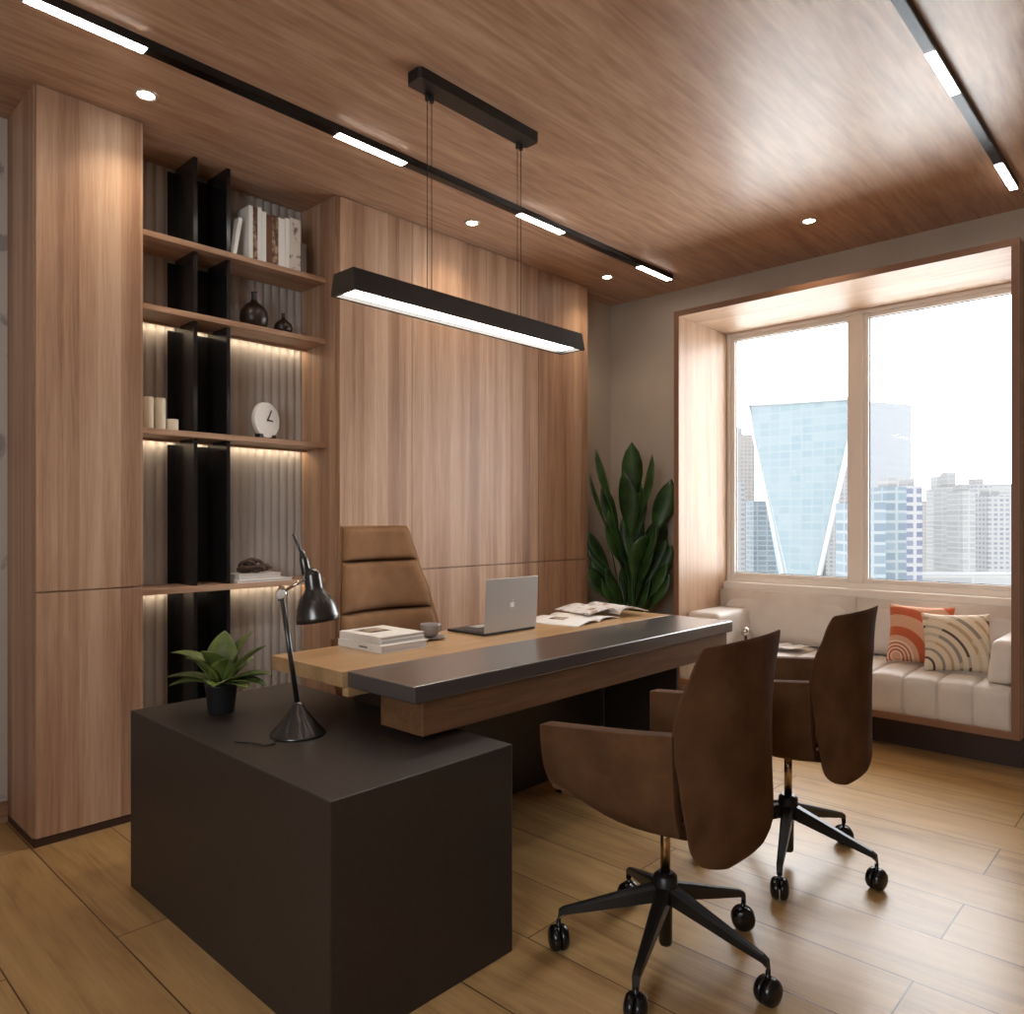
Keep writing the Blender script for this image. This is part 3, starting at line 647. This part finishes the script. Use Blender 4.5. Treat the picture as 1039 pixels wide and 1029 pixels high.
for a, e0, e1, L_, w in ((180, 70, 5, .205, .075), (165, 62, 20, .165, .085), (-115, 88, 40, .150, .105), (100, 88, 62, .185, .085), (35, 75, 50, .20, .075), (10, 60, 30, .19, .07),
                         (0, 30, -2, .17, .06), (-15, 22, -12, .165, .06), (-35, 20, -10, .14, .06), (190, 30, -4, .17, .06), (200, 25, -14, .155, .06), (-80, 35, -10, .12, .07),
                         (60, 50, 10, .15, .07), (130, 60, 30, .15, .07), (-150, 70, 25, .15, .07), (-60, 75, 45, .12, .07)):
    bm = bmesh.new(); aa = RA + D2(a)
    leaf(bm, (0.010*math.cos(aa), 0.010*math.sin(aa), 0.090), aa, D2(e0), D2(e1), L_, w*1.25, 0.35, blunt=0.9)
    finish('leaf', bm, M['leaf2'], t)

# floor plant in the corner
t = thing('potted_plant', 'tall leafy green plant in the corner between cupboard and window seat', 'plant', (4.47, 3.03, 0))
bm = bmesh.new(); lathe(bm, [(0.13, 0), (0.135, 0.01), (0.17, 0.36), (0.175, 0.37), (0.16, 0.37), (0.155, 0.33), (0.05, 0.33)], 36); finish('pot', bm, M['pot'], t)
bm = bmesh.new(); lathe(bm, [(0.154, 0.33), (0.08, 0.345), (0.01, 0.347)], 24); finish('soil', bm, M['soil'], t)
rd = random.Random(5)
PL = [  # (image-right offset, height of tip, blade length, width, azimuth offset)
    (-0.22, 1.70, 0.42, 0.10), (-0.17, 1.48, 0.42, 0.13), (-0.27, 1.52, 0.36, 0.08), (-0.02, 1.74, 0.44, 0.15), (0.10, 1.66, 0.42, 0.15), (0.06, 1.50, 0.46, 0.17), (-0.06, 1.55, 0.46, 0.16),
    (0.25, 1.50, 0.42, 0.16), (0.20, 1.24, 0.34, 0.16), (0.02, 1.32, 0.42, 0.18), (-0.12, 1.30, 0.40, 0.16), (-0.27, 1.15, 0.30, 0.12), (0.24, 1.05, 0.34, 0.15), (-0.24, 1.00, 0.30, 0.13),
    (0.10, 1.10, 0.36, 0.16), (-0.08, 1.08, 0.34, 0.16), (0.04, 0.92, 0.30, 0.15), (-0.18, 0.86, 0.28, 0.13), (0.20, 0.86, 0.30, 0.15), (0.0, 1.18, 0.4, 0.16)]
for k in range(16):
    PL.append((rd.uniform(-0.27, 0.24), rd.uniform(0.80, 1.25), rd.uniform(0.26, 0.36), rd.uniform(0.12, 0.17)))
for k, (off, ztip, bl, w) in enumerate(PL):
    bx = off*0.22; dep = rd.uniform(-0.06, 0.06)
    bpos = Vector((CR[0]*bx, CR[1]*bx, 0.34)) + Vector((0.7284, 0.6851, 0))*dep*0.6
    out = Vector((CR[0]*off, CR[1]*off, 0)) + Vector((0.7284, 0.6851, 0))*dep*2
    reach = out.length; Lt = math.hypot(ztip-0.34, reach)*1.04; aa = math.atan2(out.y, out.x)
    em = math.atan2(ztip-0.34, max(0.02, reach*0.9)); sp = 0.35 if k < 10 else 0.7
    stem = 1 - bl/Lt
    # roll turns the blade's face to the room
    face = math.atan2(-0.6851, -0.7284); rel = aa-face
    bm = bmesh.new()
    leaf(bm, bpos, aa, min(em+sp*0.5, D2(100)), em-sp*0.5, Lt, w, 0.3, n=20, blunt=1.2, stem=max(0.25, stem), roll=(math.copysign(1, math.sin(rel)) * D2(50) if abs(off) > 0.08 else 0.0), thick=0.003)
    finish('leaf', bm, M['leaf'], t)

# ------------------------------------------------------------------ chairs
def back_shell(prof, depth, thick, nu=20, nv=26, dome=0.05):
    """prof: list (z, halfwidth, edge_y, centre_y) bottom to top. Front faces +y."""
    zsn = [p[0] for p in prof]
    def at(v):
        z = zsn[0] + (zsn[-1]-zsn[0])*v
        return z, lerp(z, zsn, [p[1] for p in prof]), lerp(z, zsn, [p[2] for p in prof]), lerp(z, zsn, [p[3] for p in prof])
    def fb(front):
        def f(u, v):
            z, w, ye, yc = at(v); s = 2*u-1
            x = w*s; y = yc + (ye-yc)*(abs(s)**2.2)
            if front: y += thick*(1-abs(s)**6)*(1 - max(0, (v-0.93)/0.07)**2)*(1-max(0, (0.07-v)/0.07)**2) + 0.004
            return (x, y, z)
        return f
    bm = bmesh.new(); A_ = grid(bm, fb(False), nu, nv); B_ = grid(bm, fb(True), nu, nv)
    for i in range(nu):
        bm.faces.new((A_[i][0], A_[i+1][0], B_[i+1][0], B_[i][0])); bm.faces.new((A_[i][nv], A_[i+1][nv], B_[i+1][nv], B_[i][nv]))
    for j in range(nv):
        bm.faces.new((A_[0][j], A_[0][j+1], B_[0][j+1], B_[0][j])); bm.faces.new((A_[nu][j], A_[nu][j+1], B_[nu][j+1], B_[nu][j]))
    for f in bm.faces: f.smooth = True
    return bm
def tub(zr_f, zr_b, w=0.30):
    """seat shell with arms: U sections from back (y=-.19) to front (y=+.215)"""
    th = 0.035
    ys = [-0.19, -0.12, -0.04, 0.05, 0.13, 0.19, 0.215]
    def sec(y):
        k = (y+0.19)/0.405
        zr = zr_b + (zr_f-zr_b)*k
        zb = lerp(y, [-0.19, -0.05, 0.05, 0.215], [0.43, 0.412, 0.425, 0.465])
        ww = w*lerp(y, [-0.19, -0.05, 0.215], [0.93, 1.0, 1.0])
        zc = lerp(y, [-0.19, 0.0, 0.215], [0.50, 0.50, 0.55])
        outer = [(1.0, zr), (1.0, zr-0.02), (0.985, (zr+zc)/2), (0.95, zc+0.015), (0.86, zc-0.035), (0.66, zb+0.012), (0.35, zb), (0, zb)]
        inner = [(0, 0.485), (0.4, 0.485), (0.70, 0.487), (0.815, 0.495), (0.835, 0.52), (0.84, (zr+0.5)/2), (0.835, zr-0.02), (0.835, zr)]
        pts = [(-a*ww, z) for a, z in outer] + [(a*ww, z) for a, z in reversed(outer[:-1])]
        ip = [(a*ww, z) for a, z in reversed(inner)] + [(-a*ww, z) for a, z in inner[1:]]
        return pts + ip
    bm = bmesh.new(); rings = [[bm.verts.new((x, y, z)) for x, z in sec(y)] for y in ys]
    n = len(rings[0])
    for k in range(len(rings)-1):
        for i in range(n):
            f = bm.faces.new((rings[k][i], rings[k][(i+1) % n], rings[k+1][(i+1) % n], rings[k+1][i])); f.smooth = True
    # end caps as strips between outer and inner outline
    for R_ in (rings[0], rings[-1]):
        no = 15
        for i in range(no-1):
            f = bm.faces.new((R_[i], R_[i+1], R_[n-2-i], R_[n-1-i])); f.smooth = True
    return bm
def chair(name, label, loc, rz, high=False):
    t = thing(name, label, 'chair', (loc[0], loc[1], 0), rz)
    sm = M['suede_tan'] if high else M['suede']
    o = finish('seat_shell', tub(0.685, 0.725), sm, t, True); bev(o, 0.007, 2); md = o.modifiers.new('subsurf', 'SUBSURF'); md.levels = 1; md.render_levels = 1
    def cush(u, v):
        s = 2*u-1; r = 2*v-1; return (0.243*s, 0.02+0.19*r, 0.486 + 0.040*(1-abs(s)**6)*(1-abs(r)**6))
    bm = bmesh.new(); V = grid(bm, cush, 16, 14); bmesh.ops.contextual_create(bm, geom=[e for e in bm.edges if e.is_boundary]); finish('seat_cushion', bm, sm, t, True)
    if not high:
        prof = [(0.362, 0.10, -0.245, -0.252), (0.372, 0.165, -0.24, -0.252), (0.40, 0.215, -0.225, -0.255), (0.44, 0.238, -0.215, -0.258), (0.58, 0.256, -0.200, -0.262),
                (0.72, 0.276, -0.186, -0.266), (0.80, 0.264, -0.198, -0.272), (0.87, 0.248, -0.224, -0.266), (0.925, 0.232, -0.238, -0.262), (0.94, 0.222, -0.244, -0.262)]
        o = finish('backrest', back_shell(prof, 0, 0.035), sm, t, True)
        md = o.modifiers.new('subsurf', 'SUBSURF'); md.levels = 1; md.render_levels = 1
    else:
        prof = [(0.40, 0.16, -0.20, -0.215), (0.46, 0.245, -0.165, -0.225), (0.60, 0.285, -0.12, -0.225), (0.74, 0.288, -0.12, -0.235), (0.90, 0.262, -0.155, -0.25), (1.05, 0.228, -0.20, -0.275), (1.19, 0.202, -0.235, -0.295), (1.222, 0.190, -0.25, -0.30)]
        zsn = [p[0] for p in prof]
        o = finish('backrest', back_shell(prof, 0, 0.012), sm, t, True)
        # three padded panels on the front, parted by stitched grooves
        for (z0, z1) in ((0.56, 0.828), (0.832, 1.056), (1.060, 1.215)):
            def pad(u, v):
                z = z0 + (z1-z0)*v; s = 2*u-1; r = 2*v-1
                w_ = lerp(z, zsn, [p[1] for p in prof])*0.94; ye = lerp(z, zsn, [p[2] for p in prof]); yc = lerp(z, zsn, [p[3] for p in prof])
                return (w_*s, yc + (ye-yc)*(abs(s*0.94)**2.2) + 0.014 + 0.040*(1-abs(s)**5)**0.7*(1-abs(r)**10)**0.5, z)
            bm = bmesh.new(); grid(bm, pad, 22, 16); p = finish('back_pad', bm, sm, o, True)
            md = p.modifiers.new('solid', 'SOLIDIFY'); md.thickness = 0.004
    bm = bmesh.new(); lathe(bm, [(0.016, 0.038), (0.019, 0.045), (0.020, 0.16), (0.034, 0.165), (0.036, 0.20), (0.033, 0.235), (0.022, 0.245)], 28); finish('hub', bm, M['black'], t)
    bm = bmesh.new(); lathe(bm, [(0.014, 0.24), (0.014, 0.412)], 24); box(bm, (-0.075, -0.085, 0.402), (0.075, 0.085, 0.420)); finish('gas_lift', bm, M['brass'], t)
    for k in range(5):
        a = D2(-18+72*k) - rz; d = Vector((math.cos(a), math.sin(a), 0)); s = Vector((-d.y, d.x, 0))
        bm = bmesh.new(); rows = []
        for r_, zc, hh, w in ((0.02, 0.190, 0.024, 0.021), (0.10, 0.168, 0.020, 0.018), (0.20, 0.140, 0.015, 0.014), (0.292, 0.115, 0.010, 0.010), (0.305, 0.106, 0.010, 0.010), (0.308, 0.085, 0.006, 0.009)):
            rows.append([bm.verts.new(d*r_ + s*(w*q) + Vector((0, 0, zc + hh*h_))) for q, h_ in ((-1, -1), (-1, 0.6), (-0.6, 1), (0.6, 1), (1, 0.6), (1, -1))])
        for i in range(5):
            for j in range(6): bm.faces.new((rows[i][j], rows[i][(j+1) % 6], rows[i+1][(j+1) % 6], rows[i+1][j]))
        bm.faces.new(rows[0]); bm.faces.new(list(reversed(rows[-1])))
        lg = finish('leg', bm, M['black'], t)
        ca = a + 0.9 + k*1.3; cdv = Vector((math.cos(ca), math.sin(ca), 0)); cc = d*0.305 + Vector((0, 0, 0.0355))
        bm = bmesh.new()
        for q in (-1, 1):
            pr_ = [(0.030, -0.011), (0.0355, -0.009), (0.0357, -0.002), (0.034, 0.006), (0.028, 0.013), (0.014, 0.017), (0.004, 0.018)]
            lathe(bm, pr_, 28, cc + cdv*0.0125*q, az(cdv*q))
        tube(bm, [cc + Vector((0, 0, 0.0)), cc + Vector((0, 0, 0.052))], 0.0065, 10)
        cw = cdv.cross(Vector((0, 0, 1)))
        finish('caster', bm, M['caster'], lg)
    return t
c1 = chair('office_chair', 'brown suede visitor chair nearest the camera, back turned to us', (1.862, 1.149), 0.0)
c2 = copy_tree(c1); c2.location = (2.695, 1.145, 0); c2['label'] = 'brown suede visitor chair nearer the window, behind the first'
c1['group'] = c2['group'] = 'visitor chairs at the desk'
chair('office_chair', 'tan high-backed executive chair behind the desk with stitched padding', (2.135, 2.65), PI, True)

# ------------------------------------------------------------------ window seat
t = thing('window_seat', 'off-white channel-tufted seat built into the window bay', 'sofa', (4.31, 1.639, 0.2215))
SYA, SYC = Y0+T+0.002, Y1-T-0.002
def seat_fn():
    bm = bmesh.new(); npx = 12; w0, w1 = SYA-1.639, SYC-1.639; seam0 = 0.888-1.639
    # profile from front bottom, up the front, over the top to the back
    prof = [(0.006, 0.0), (0.0, 0.02), (0.0, 0.10), (0.003, 0.165), (0.018, 0.195), (0.05, 0.208), (0.16, 0.212), (0.34, 0.212), (0.52, 0.208)]
    nv = 420
    def fn(u, v):
        k = u*(len(prof)-1); i = min(int(k), len(prof)-2); f = k-i
        x = prof[i][0]*(1-f) + prof[i+1][0]*f; z = prof[i][1]*(1-f) + prof[i+1][1]*f
        y = w0 + (w1-w0)*v; ph = ((y-seam0)/0.1615) % 1.0; dd = min(ph, 1-ph)*0.1615
        g = math.exp(-(dd/0.007)**2)*0.012 + math.exp(-(dd/0.028)**2)*0.007
        fr = max(0, 1-x/0.04)
        return (x + g*fr, y, max(0.0, z - g*(1-fr)) if i > 2 else z)
    grid(bm, fn, 24, nv)
    box(bm, (0.03, w0+0.001, 0), (0.52, w1-0.001, 0.17))
    return bm
finish('seat_cushion', seat_fn(), M['sofa'], t, True)
for (a, b) in ((SYA, 1.628), (1.634, SYC)):
    bm = bmesh.new(); a_, b_ = a-1.639, b-1.639
    def bc(u, v):
        s = 2*u-1; q = 2*v-1; return (0.535 + 0.06*v - 0.045*(1-abs(s)**14)*(1-abs(q)**10), a_+(b_-a_)*u, 0.212 + 0.335*v)
    grid(bm, bc, 30, 16); box(bm, (0.54, a_, 0.212), (0.59, b_, 0.5465)); finish('back_cushion', bm, M['sofa'], t, True)
for (a, b, s) in ((SYA, SYA+0.118, 1), (SYC-0.25, SYC, -1)):
    bm = bmesh.new(); v = box(bm, (0.05, a-1.639, 0.212), (0.54, b-1.639, 0.212+0.215))
    for q in v:
        if q.co.z > 0.3: q.co.x += 0.04 if q.co.x < 0.2 else 0; q.co.y -= 0.02*s if (q.co.y > 0) == (s < 0) and ((s > 0 and abs(q.co.y-(b-1.639)) < 1e-4) or (s < 0 and abs(q.co.y-(a-1.639)) < 1e-4)) else 0
    o = finish('armrest', bm, M['sofa'], t); md = o.modifiers.new('bevel', 'BEVEL'); md.width = 0.03; md.segments = 5
    for p in o.data.polygons: p.use_smooth = True

# scatter cushions
def ring_mat(name, cols, centre, scale, dist=0.0, dots=False):
    m = bpy.data.materials.new(name); m.use_nodes = True
    n = m.node_tree.nodes; l = m.node_tree.links; b = n['Principled BSDF']; b.inputs['Roughness'].default_value = 0.95
    t_ = n.new('ShaderNodeTexCoord'); sub = n.new('ShaderNodeVectorMath'); sub.operation = 'SUBTRACT'; sub.inputs[1].default_value = centre
    l.new(t_.outputs['Object'], sub.inputs[0]); fl = n.new('ShaderNodeVectorMath'); fl.operation = 'MULTIPLY'; fl.inputs[1].default_value = (1, 0, 1); l.new(sub.outputs[0], fl.inputs[0])
    ln = n.new('ShaderNodeVectorMath'); ln.operation = 'LENGTH'; l.new(fl.outputs[0], ln.inputs[0])
    mu = n.new('ShaderNodeMath'); mu.operation = 'MULTIPLY'; mu.inputs[1].default_value = scale; l.new(ln.outputs['Value'], mu.inputs[0])
    r = n.new('ShaderNodeValToRGB'); r.color_ramp.interpolation = 'CONSTANT'; e = r.color_ramp.elements
    e[0].position = 0; e[0].color = cols[0][1]; e[1].position = cols[1][0]; e[1].color = cols[1][1]
    for p, c_ in cols[2:]: k = e.new(p); k.color = c_
    l.new(mu.outputs[0], r.inputs[0])
    no = n.new('ShaderNodeTexNoise'); no.inputs['Scale'].default_value = 7; no.inputs['Detail'].default_value = 1; l.new(t_.outputs['Object'], no.inputs['Vector'])
    if dots:
        r2 = n.new('ShaderNodeValToRGB'); r2.color_ramp.interpolation = 'CONSTANT'; r2.color_ramp.elements[1].position = 0.52; r2.color_ramp.elements[0].color = (0, 0, 0, 1); r2.color_ramp.elements[1].color = (1, 1, 1, 1)
        l.new(no.outputs['Fac'], r2.inputs[0]); mx = n.new('ShaderNodeMix'); mx.data_type = 'RGBA'; l.new(r2.outputs[0], mx.inputs[0]); l.new(r.outputs[0], mx.inputs[6]); mx.inputs[7].default_value = dots
        mm = n.new('ShaderNodeMix'); mm.data_type = 'RGBA'; mm.inputs[0].default_value = 0.4; l.new(mx.outputs[2], mm.inputs[6]); l.new(r.outputs[0], mm.inputs[7]); l.new(mm.outputs[2], b.inputs['Base Color'])
    else: l.new(r.outputs[0], b.inputs['Base Color'])
    wv = n.new('ShaderNodeMath'); wv.operation = 'SINE'; mu2 = n.new('ShaderNodeMath'); mu2.operation = 'MULTIPLY'; mu2.inputs[1].default_value = 700; l.new(ln.outputs['Value'], mu2.inputs[0]); l.new(mu2.outputs[0], wv.inputs[0])
    bp = n.new('ShaderNodeBump'); bp.inputs['Strength'].default_value = 0.5; bp.inputs['Distance'].default_value = 0.002; l.new(wv.outputs[0], bp.inputs['Height']); l.new(bp.outputs[0], b.inputs['Normal'])
    return m
SAL, ORG, CRM = lin(218, 168, 138), lin(196, 98, 62), lin(228, 204, 180)
cols1 = [(0, CRM)]
for i in range(5): cols1 += [(0.03+0.045*i, ORG if i % 2 == 0 else CRM), (0.052+0.045*i, CRM if i % 2 == 0 else SAL)]
cols1 = [(0, SAL), (0.06, CRM), (0.085, ORG), (0.11, CRM), (0.135, ORG), (0.16, CRM), (0.185, ORG), (0.21, CRM), (0.24, SAL), (0.31, ORG), (0.44, SAL), (0.62, ORG), (0.74, SAL), (0.95, ORG)]
M['cush1'] = ring_mat('orange_arc_weave', cols1, (-0.11, 0, 0.03), 2.6)
BG, DK, GY, TN = lin(222, 208, 186), lin(96, 78, 66), lin(150, 142, 130), lin(190, 164, 132)
cols2 = [(0, BG), (0.10, DK), (0.125, BG), (0.19, GY), (0.215, BG), (0.27, TN), (0.30, BG), (0.345, GY), (0.38, BG), (0.43, DK), (0.46, BG), (0.52, TN), (0.56, BG), (0.61, GY), (0.65, BG), (0.71, TN), (0.74, BG), (0.80, DK), (0.83, BG), (0.9, TN)]
M['cush2'] = ring_mat('beige_arc_weave', cols2, (-0.17, 0, 0.02), 2.0, dots=BG)
def cushion(label, loc, rz, tilt, roll, size, m):
    o_bm = bmesh.new(); h = size/2
    def side(sg):
        def f(u, v):
            a, b = 2*u-1, 2*v-1
            e = (1-abs(a)**2.6)*(1-abs(b)**2.6)
            pin = 1-0.07*(1-abs(a)**2)*abs(b)**3; pin2 = 1-0.07*(1-abs(b)**2)*abs(a)**3
            return (h*a*pin2, sg*(0.055*max(0, e)**0.55+0.002), h + h*b*pin)
        return f
    A_ = grid(o_bm, side(-1), 20, 20); B_ = grid(o_bm, side(1), 20, 20)
    for i in range(20):
        for q in (0, 20):
            o_bm.faces.new((A_[i][q], A_[i+1][q], B_[i+1][q], B_[i][q])); o_bm.faces.new((A_[q][i], A_[q][i+1], B_[q][i+1], B_[q][i]))
    o = finish('throw_cushion', o_bm, m, None, True); o.location = loc
    o.rotation_mode = 'XYZ'
    o.matrix_world = Matrix.Translation(loc) @ Matrix.Rotation(rz, 4, 'Z') @ Matrix.Rotation(tilt, 4, 'X') @ Matrix.Rotation(roll, 4, 'Y')
    return tag(o, label, 'cushion', 'throw cushions on the window seat')
# local front is -y -> towards -X of the room
cushion('orange and salmon throw cushion with arcs, left one on the window seat', (4.64, 1.225, 0.436), -PI/2 + 0.05, D2(-14), 0.0, 0.335, M['cush1'])
cushion('beige throw cushion with broken dark arcs, leaning on the right armrest', (4.53, 1.0, 0.437), -PI/2 + 0.28, D2(-22), D2(-2), 0.325, M['cush2'])

# open booklet and little glass ornament left on the seat
magazine('magazine', 'open white magazine on the window seat behind the visitor chair', (4.62, 1.99), math.radians(75), 0.14, 0.20, 0.02, (0.03, 0.0), 0.4355, M['white'], None)
t = thing('glass_ornament', 'small faceted glass ornament standing on the window seat', 'ornament', (4.62, 2.245, 0.4345))
bm = bmesh.new(); lathe(bm, [(0.022, 0), (0.024, 0.008), (0.010, 0.02), (0.009, 0.05)], 8); finish('foot', bm, M['vase'], t)
bm = bmesh.new(); lathe(bm, [(0.010, 0.05), (0.034, 0.075), (0.030, 0.10), (0.008, 0.115)], 8); finish('crystal', bm, M['chrome'], t)

# ------------------------------------------------------------------ city outside
GZ = -75.0
gm = noise_mix(mat('city_ground', lin(232, 232, 230), 0.9), lin(222, 225, 220), lin(240, 239, 236), 0.02)
o = obox('city_ground', (20, -900, GZ-1), (1700, 1300, GZ), gm); o['kind'] = 'structure'
F = (0.7284, 0.6851)
def far(px, D):
    D = D*2.3
    a = (px-519.5)/FPX; return (D*(F[0]+a*CR[0]), D*(F[1]+a*CR[1]))
def zat(py, D): return CAMZ - (py-HY)/FPX*D*2.3
FM = {'grid': facade('white_tower_facade', lin(90, 89, 89), lin(67, 68, 73), lin(76, 78, 81), 4.2, 3.4, 0.8),
      'band': facade('banded_tower_facade', lin(90, 90, 91), lin(56, 59, 70), lin(66, 68, 78), 14, 3.6, 0.7),
      'blue': facade('blue_glass_facade', lin(82, 86, 88), lin(61, 68, 74), lin(71, 78, 83), 7, 3.6, 0.5),
      'pink': facade('pinkish_tower_facade', lin(87, 85, 83), lin(73, 69, 69), lin(79, 76, 75), 3.4, 3.4, 0.7),
      'pale': facade('pale_stone_facade', lin(92, 91, 90), lin(80, 80, 81), lin(87, 87, 87), 30, 3.6, 0.5),
      'tower': facade('curtain_wall', lin(82, 88, 90), lin(74, 83, 87), lin(80, 87, 90), 6, 3.9, 0.35, 0.5),
      'side': facade('grey_curtain_wall', lin(83, 85, 87), lin(79, 81, 84), lin(81, 82, 85), 6, 3.9, 0.3, 0.5),
      'fin': mat('tower_fin', lin(100, 100, 100), 0.6)}
KD = 2.3
def building(label, px0, px1, D, ytop, m, depth=18, crown=0.0, group='distant city buildings'):
    a, b = far(px0, D), far(px1, D)
    w = math.hypot(a[0]-b[0], a[1]-b[1]); mid = ((a[0]+b[0])/2, (a[1]+b[1])/2)
    rz = math.atan2(b[1]-a[1], b[0]-a[0]); h = zat(ytop, D)-GZ
    t_ = thing('city_building', label, 'building', (mid[0], mid[1], GZ), rz, group)
    obox('facade', (-w/2, 0, 0), (w/2, depth, h), m, t_)
    if crown: obox('roof_block', (-w*0.28, depth*0.2, h), (w*0.2, depth*0.8, h+crown*2.3), FM['pale'], t_)
building('pinkish slab block at the left edge of the left window pane', 728, 766, 290, 441, FM['pink'], crown=3)
building('grey-blue block low in front of the slab at the left pane edge', 733, 756, 225, 489, FM['grid'])
building('small blue glass block just left of the tapering tower', 765, 792, 235, 508, FM['blue'])
building('wide blue glass block low behind the tapering tower', 786, 830, 262, 521, FM['blue'])
building('gridded block right of the tapering tower behind the mullion', 838, 876, 262, 468, FM['grid'])
building('blue glass block left in the right pane under the grey tower side', 872, 899, 108, 510, FM['blue'])
building('pale blue-grey block with roof box right of the blue glass block', 900, 920, 118, 494, FM['blue'], crown=1.5, depth=12)
building('blue and white banded tower in the right window pane', 921, 936, 135, 493, FM['band'], crown=1.5, depth=12)
building('low pink-grey tower between banded tower and white towers', 936, 953, 330, 508, FM['pink'])
building('plain cream tower with blank wall left of the twin white towers', 951, 962, 290, 496, FM['pale'], crown=5)
building('tall white tower with roof box in the right window pane', 961, 978, 250, 494, FM['pale'], crown=5)
building('slim white tower with plain shaft beside the tall white tower', 977, 990, 215, 498, FM['pale'], crown=2)
building('dark-windowed tower right of the slim white tower', 990, 1006, 270, 491, FM['grid'], crown=2)
building('white windowed block at the right edge of the window', 1003, 1024, 230, 503, FM['grid'], crown=2)
building('wide block rising behind the right edge of the window', 1006, 1045, 320, 491, FM['pale'])
building('low wide podium building in front of the right pane towers', 930, 1045, 148, 583, FM['pale'])
# tapering glass tower: wide at the top, its lit face narrowing to the ground
t = thing('glass_tower', 'pale blue glass tower tapering downwards behind the left window pane', 'building', (0, 0, 0))
D = 160.0
Dk = 185.0
zt_ = zat(404, D); yk = 583; zk = zat(583, D)
TL = far(759, 168); TC = far(872, 150); TR = far(925, 172); TB = (TL[0]+TR[0]-TC[0], TL[1]+TR[1]-TC[1])
zTL, zTC, zTR = zat(411, 168), zat(404, 150), zat(411, 172)
kz = (zt_-GZ)/(zt_-zk)
BL = far(759+(797-759)*kz*0.62, 164); BC = far(800+4, 158)
# lower end of the tapering face at ground level
def mixp(p, q, f): return (p[0]+(q[0]-p[0])*f, p[1]+(q[1]-p[1])*f)
BL = far(797 + 14, 164); BR = far(830 - 14, 158)
bm = bmesh.new(); zlow = zat(652, 160)
v = [bm.verts.new((TL[0], TL[1], zTL)), bm.verts.new((TC[0], TC[1], zTC)), bm.verts.new((TB[0], TB[1], zTC)),
     bm.verts.new((BL[0], BL[1], zlow)), bm.verts.new((BR[0], BR[1], zlow)), bm.verts.new((BL[0]+30, BL[1]+18, zlow))]
bm.faces.new((v[0], v[1], v[4], v[3])); bm.faces.new((v[0], v[2], v[5], v[3])); bm.faces.new((v[2], v[1], v[4], v[5])); bm.faces.new((v[0], v[1], v[2])); bm.faces.new((v[3], v[4], v[5]))
finish('tapering_face', bm, FM['tower'], t)
bm = bmesh.new()
q = [far(877, 152), TR, far(925, 182), far(877, 182)]
vs0 = [bm.verts.new((x, y, GZ)) for x, y in q]; vs1 = [bm.verts.new((x, y, z)) for (x, y), z in zip(q, (zTC-0.5, zTR, zTR, zTC-0.5))]
for i in range(4): bm.faces.new((vs0[i], vs0[(i+1) % 4], vs1[(i+1) % 4], vs1[i]))
bm.faces.new(vs0); bm.faces.new(vs1); finish('side_wing', bm, FM['side'], t)
bm = bmesh.new()
tube(bm, [(TL[0], TL[1], zTL), (BL[0], BL[1], zlow)], 1.3, 6); tube(bm, [(TC[0], TC[1], zTC), (BR[0], BR[1], zlow)], 1.3, 6); tube(bm, [(TL[0], TL[1], zTL), (TC[0], TC[1], zTC)], 0.9, 6)
finish('edge_fin', bm, FM['fin'], t)
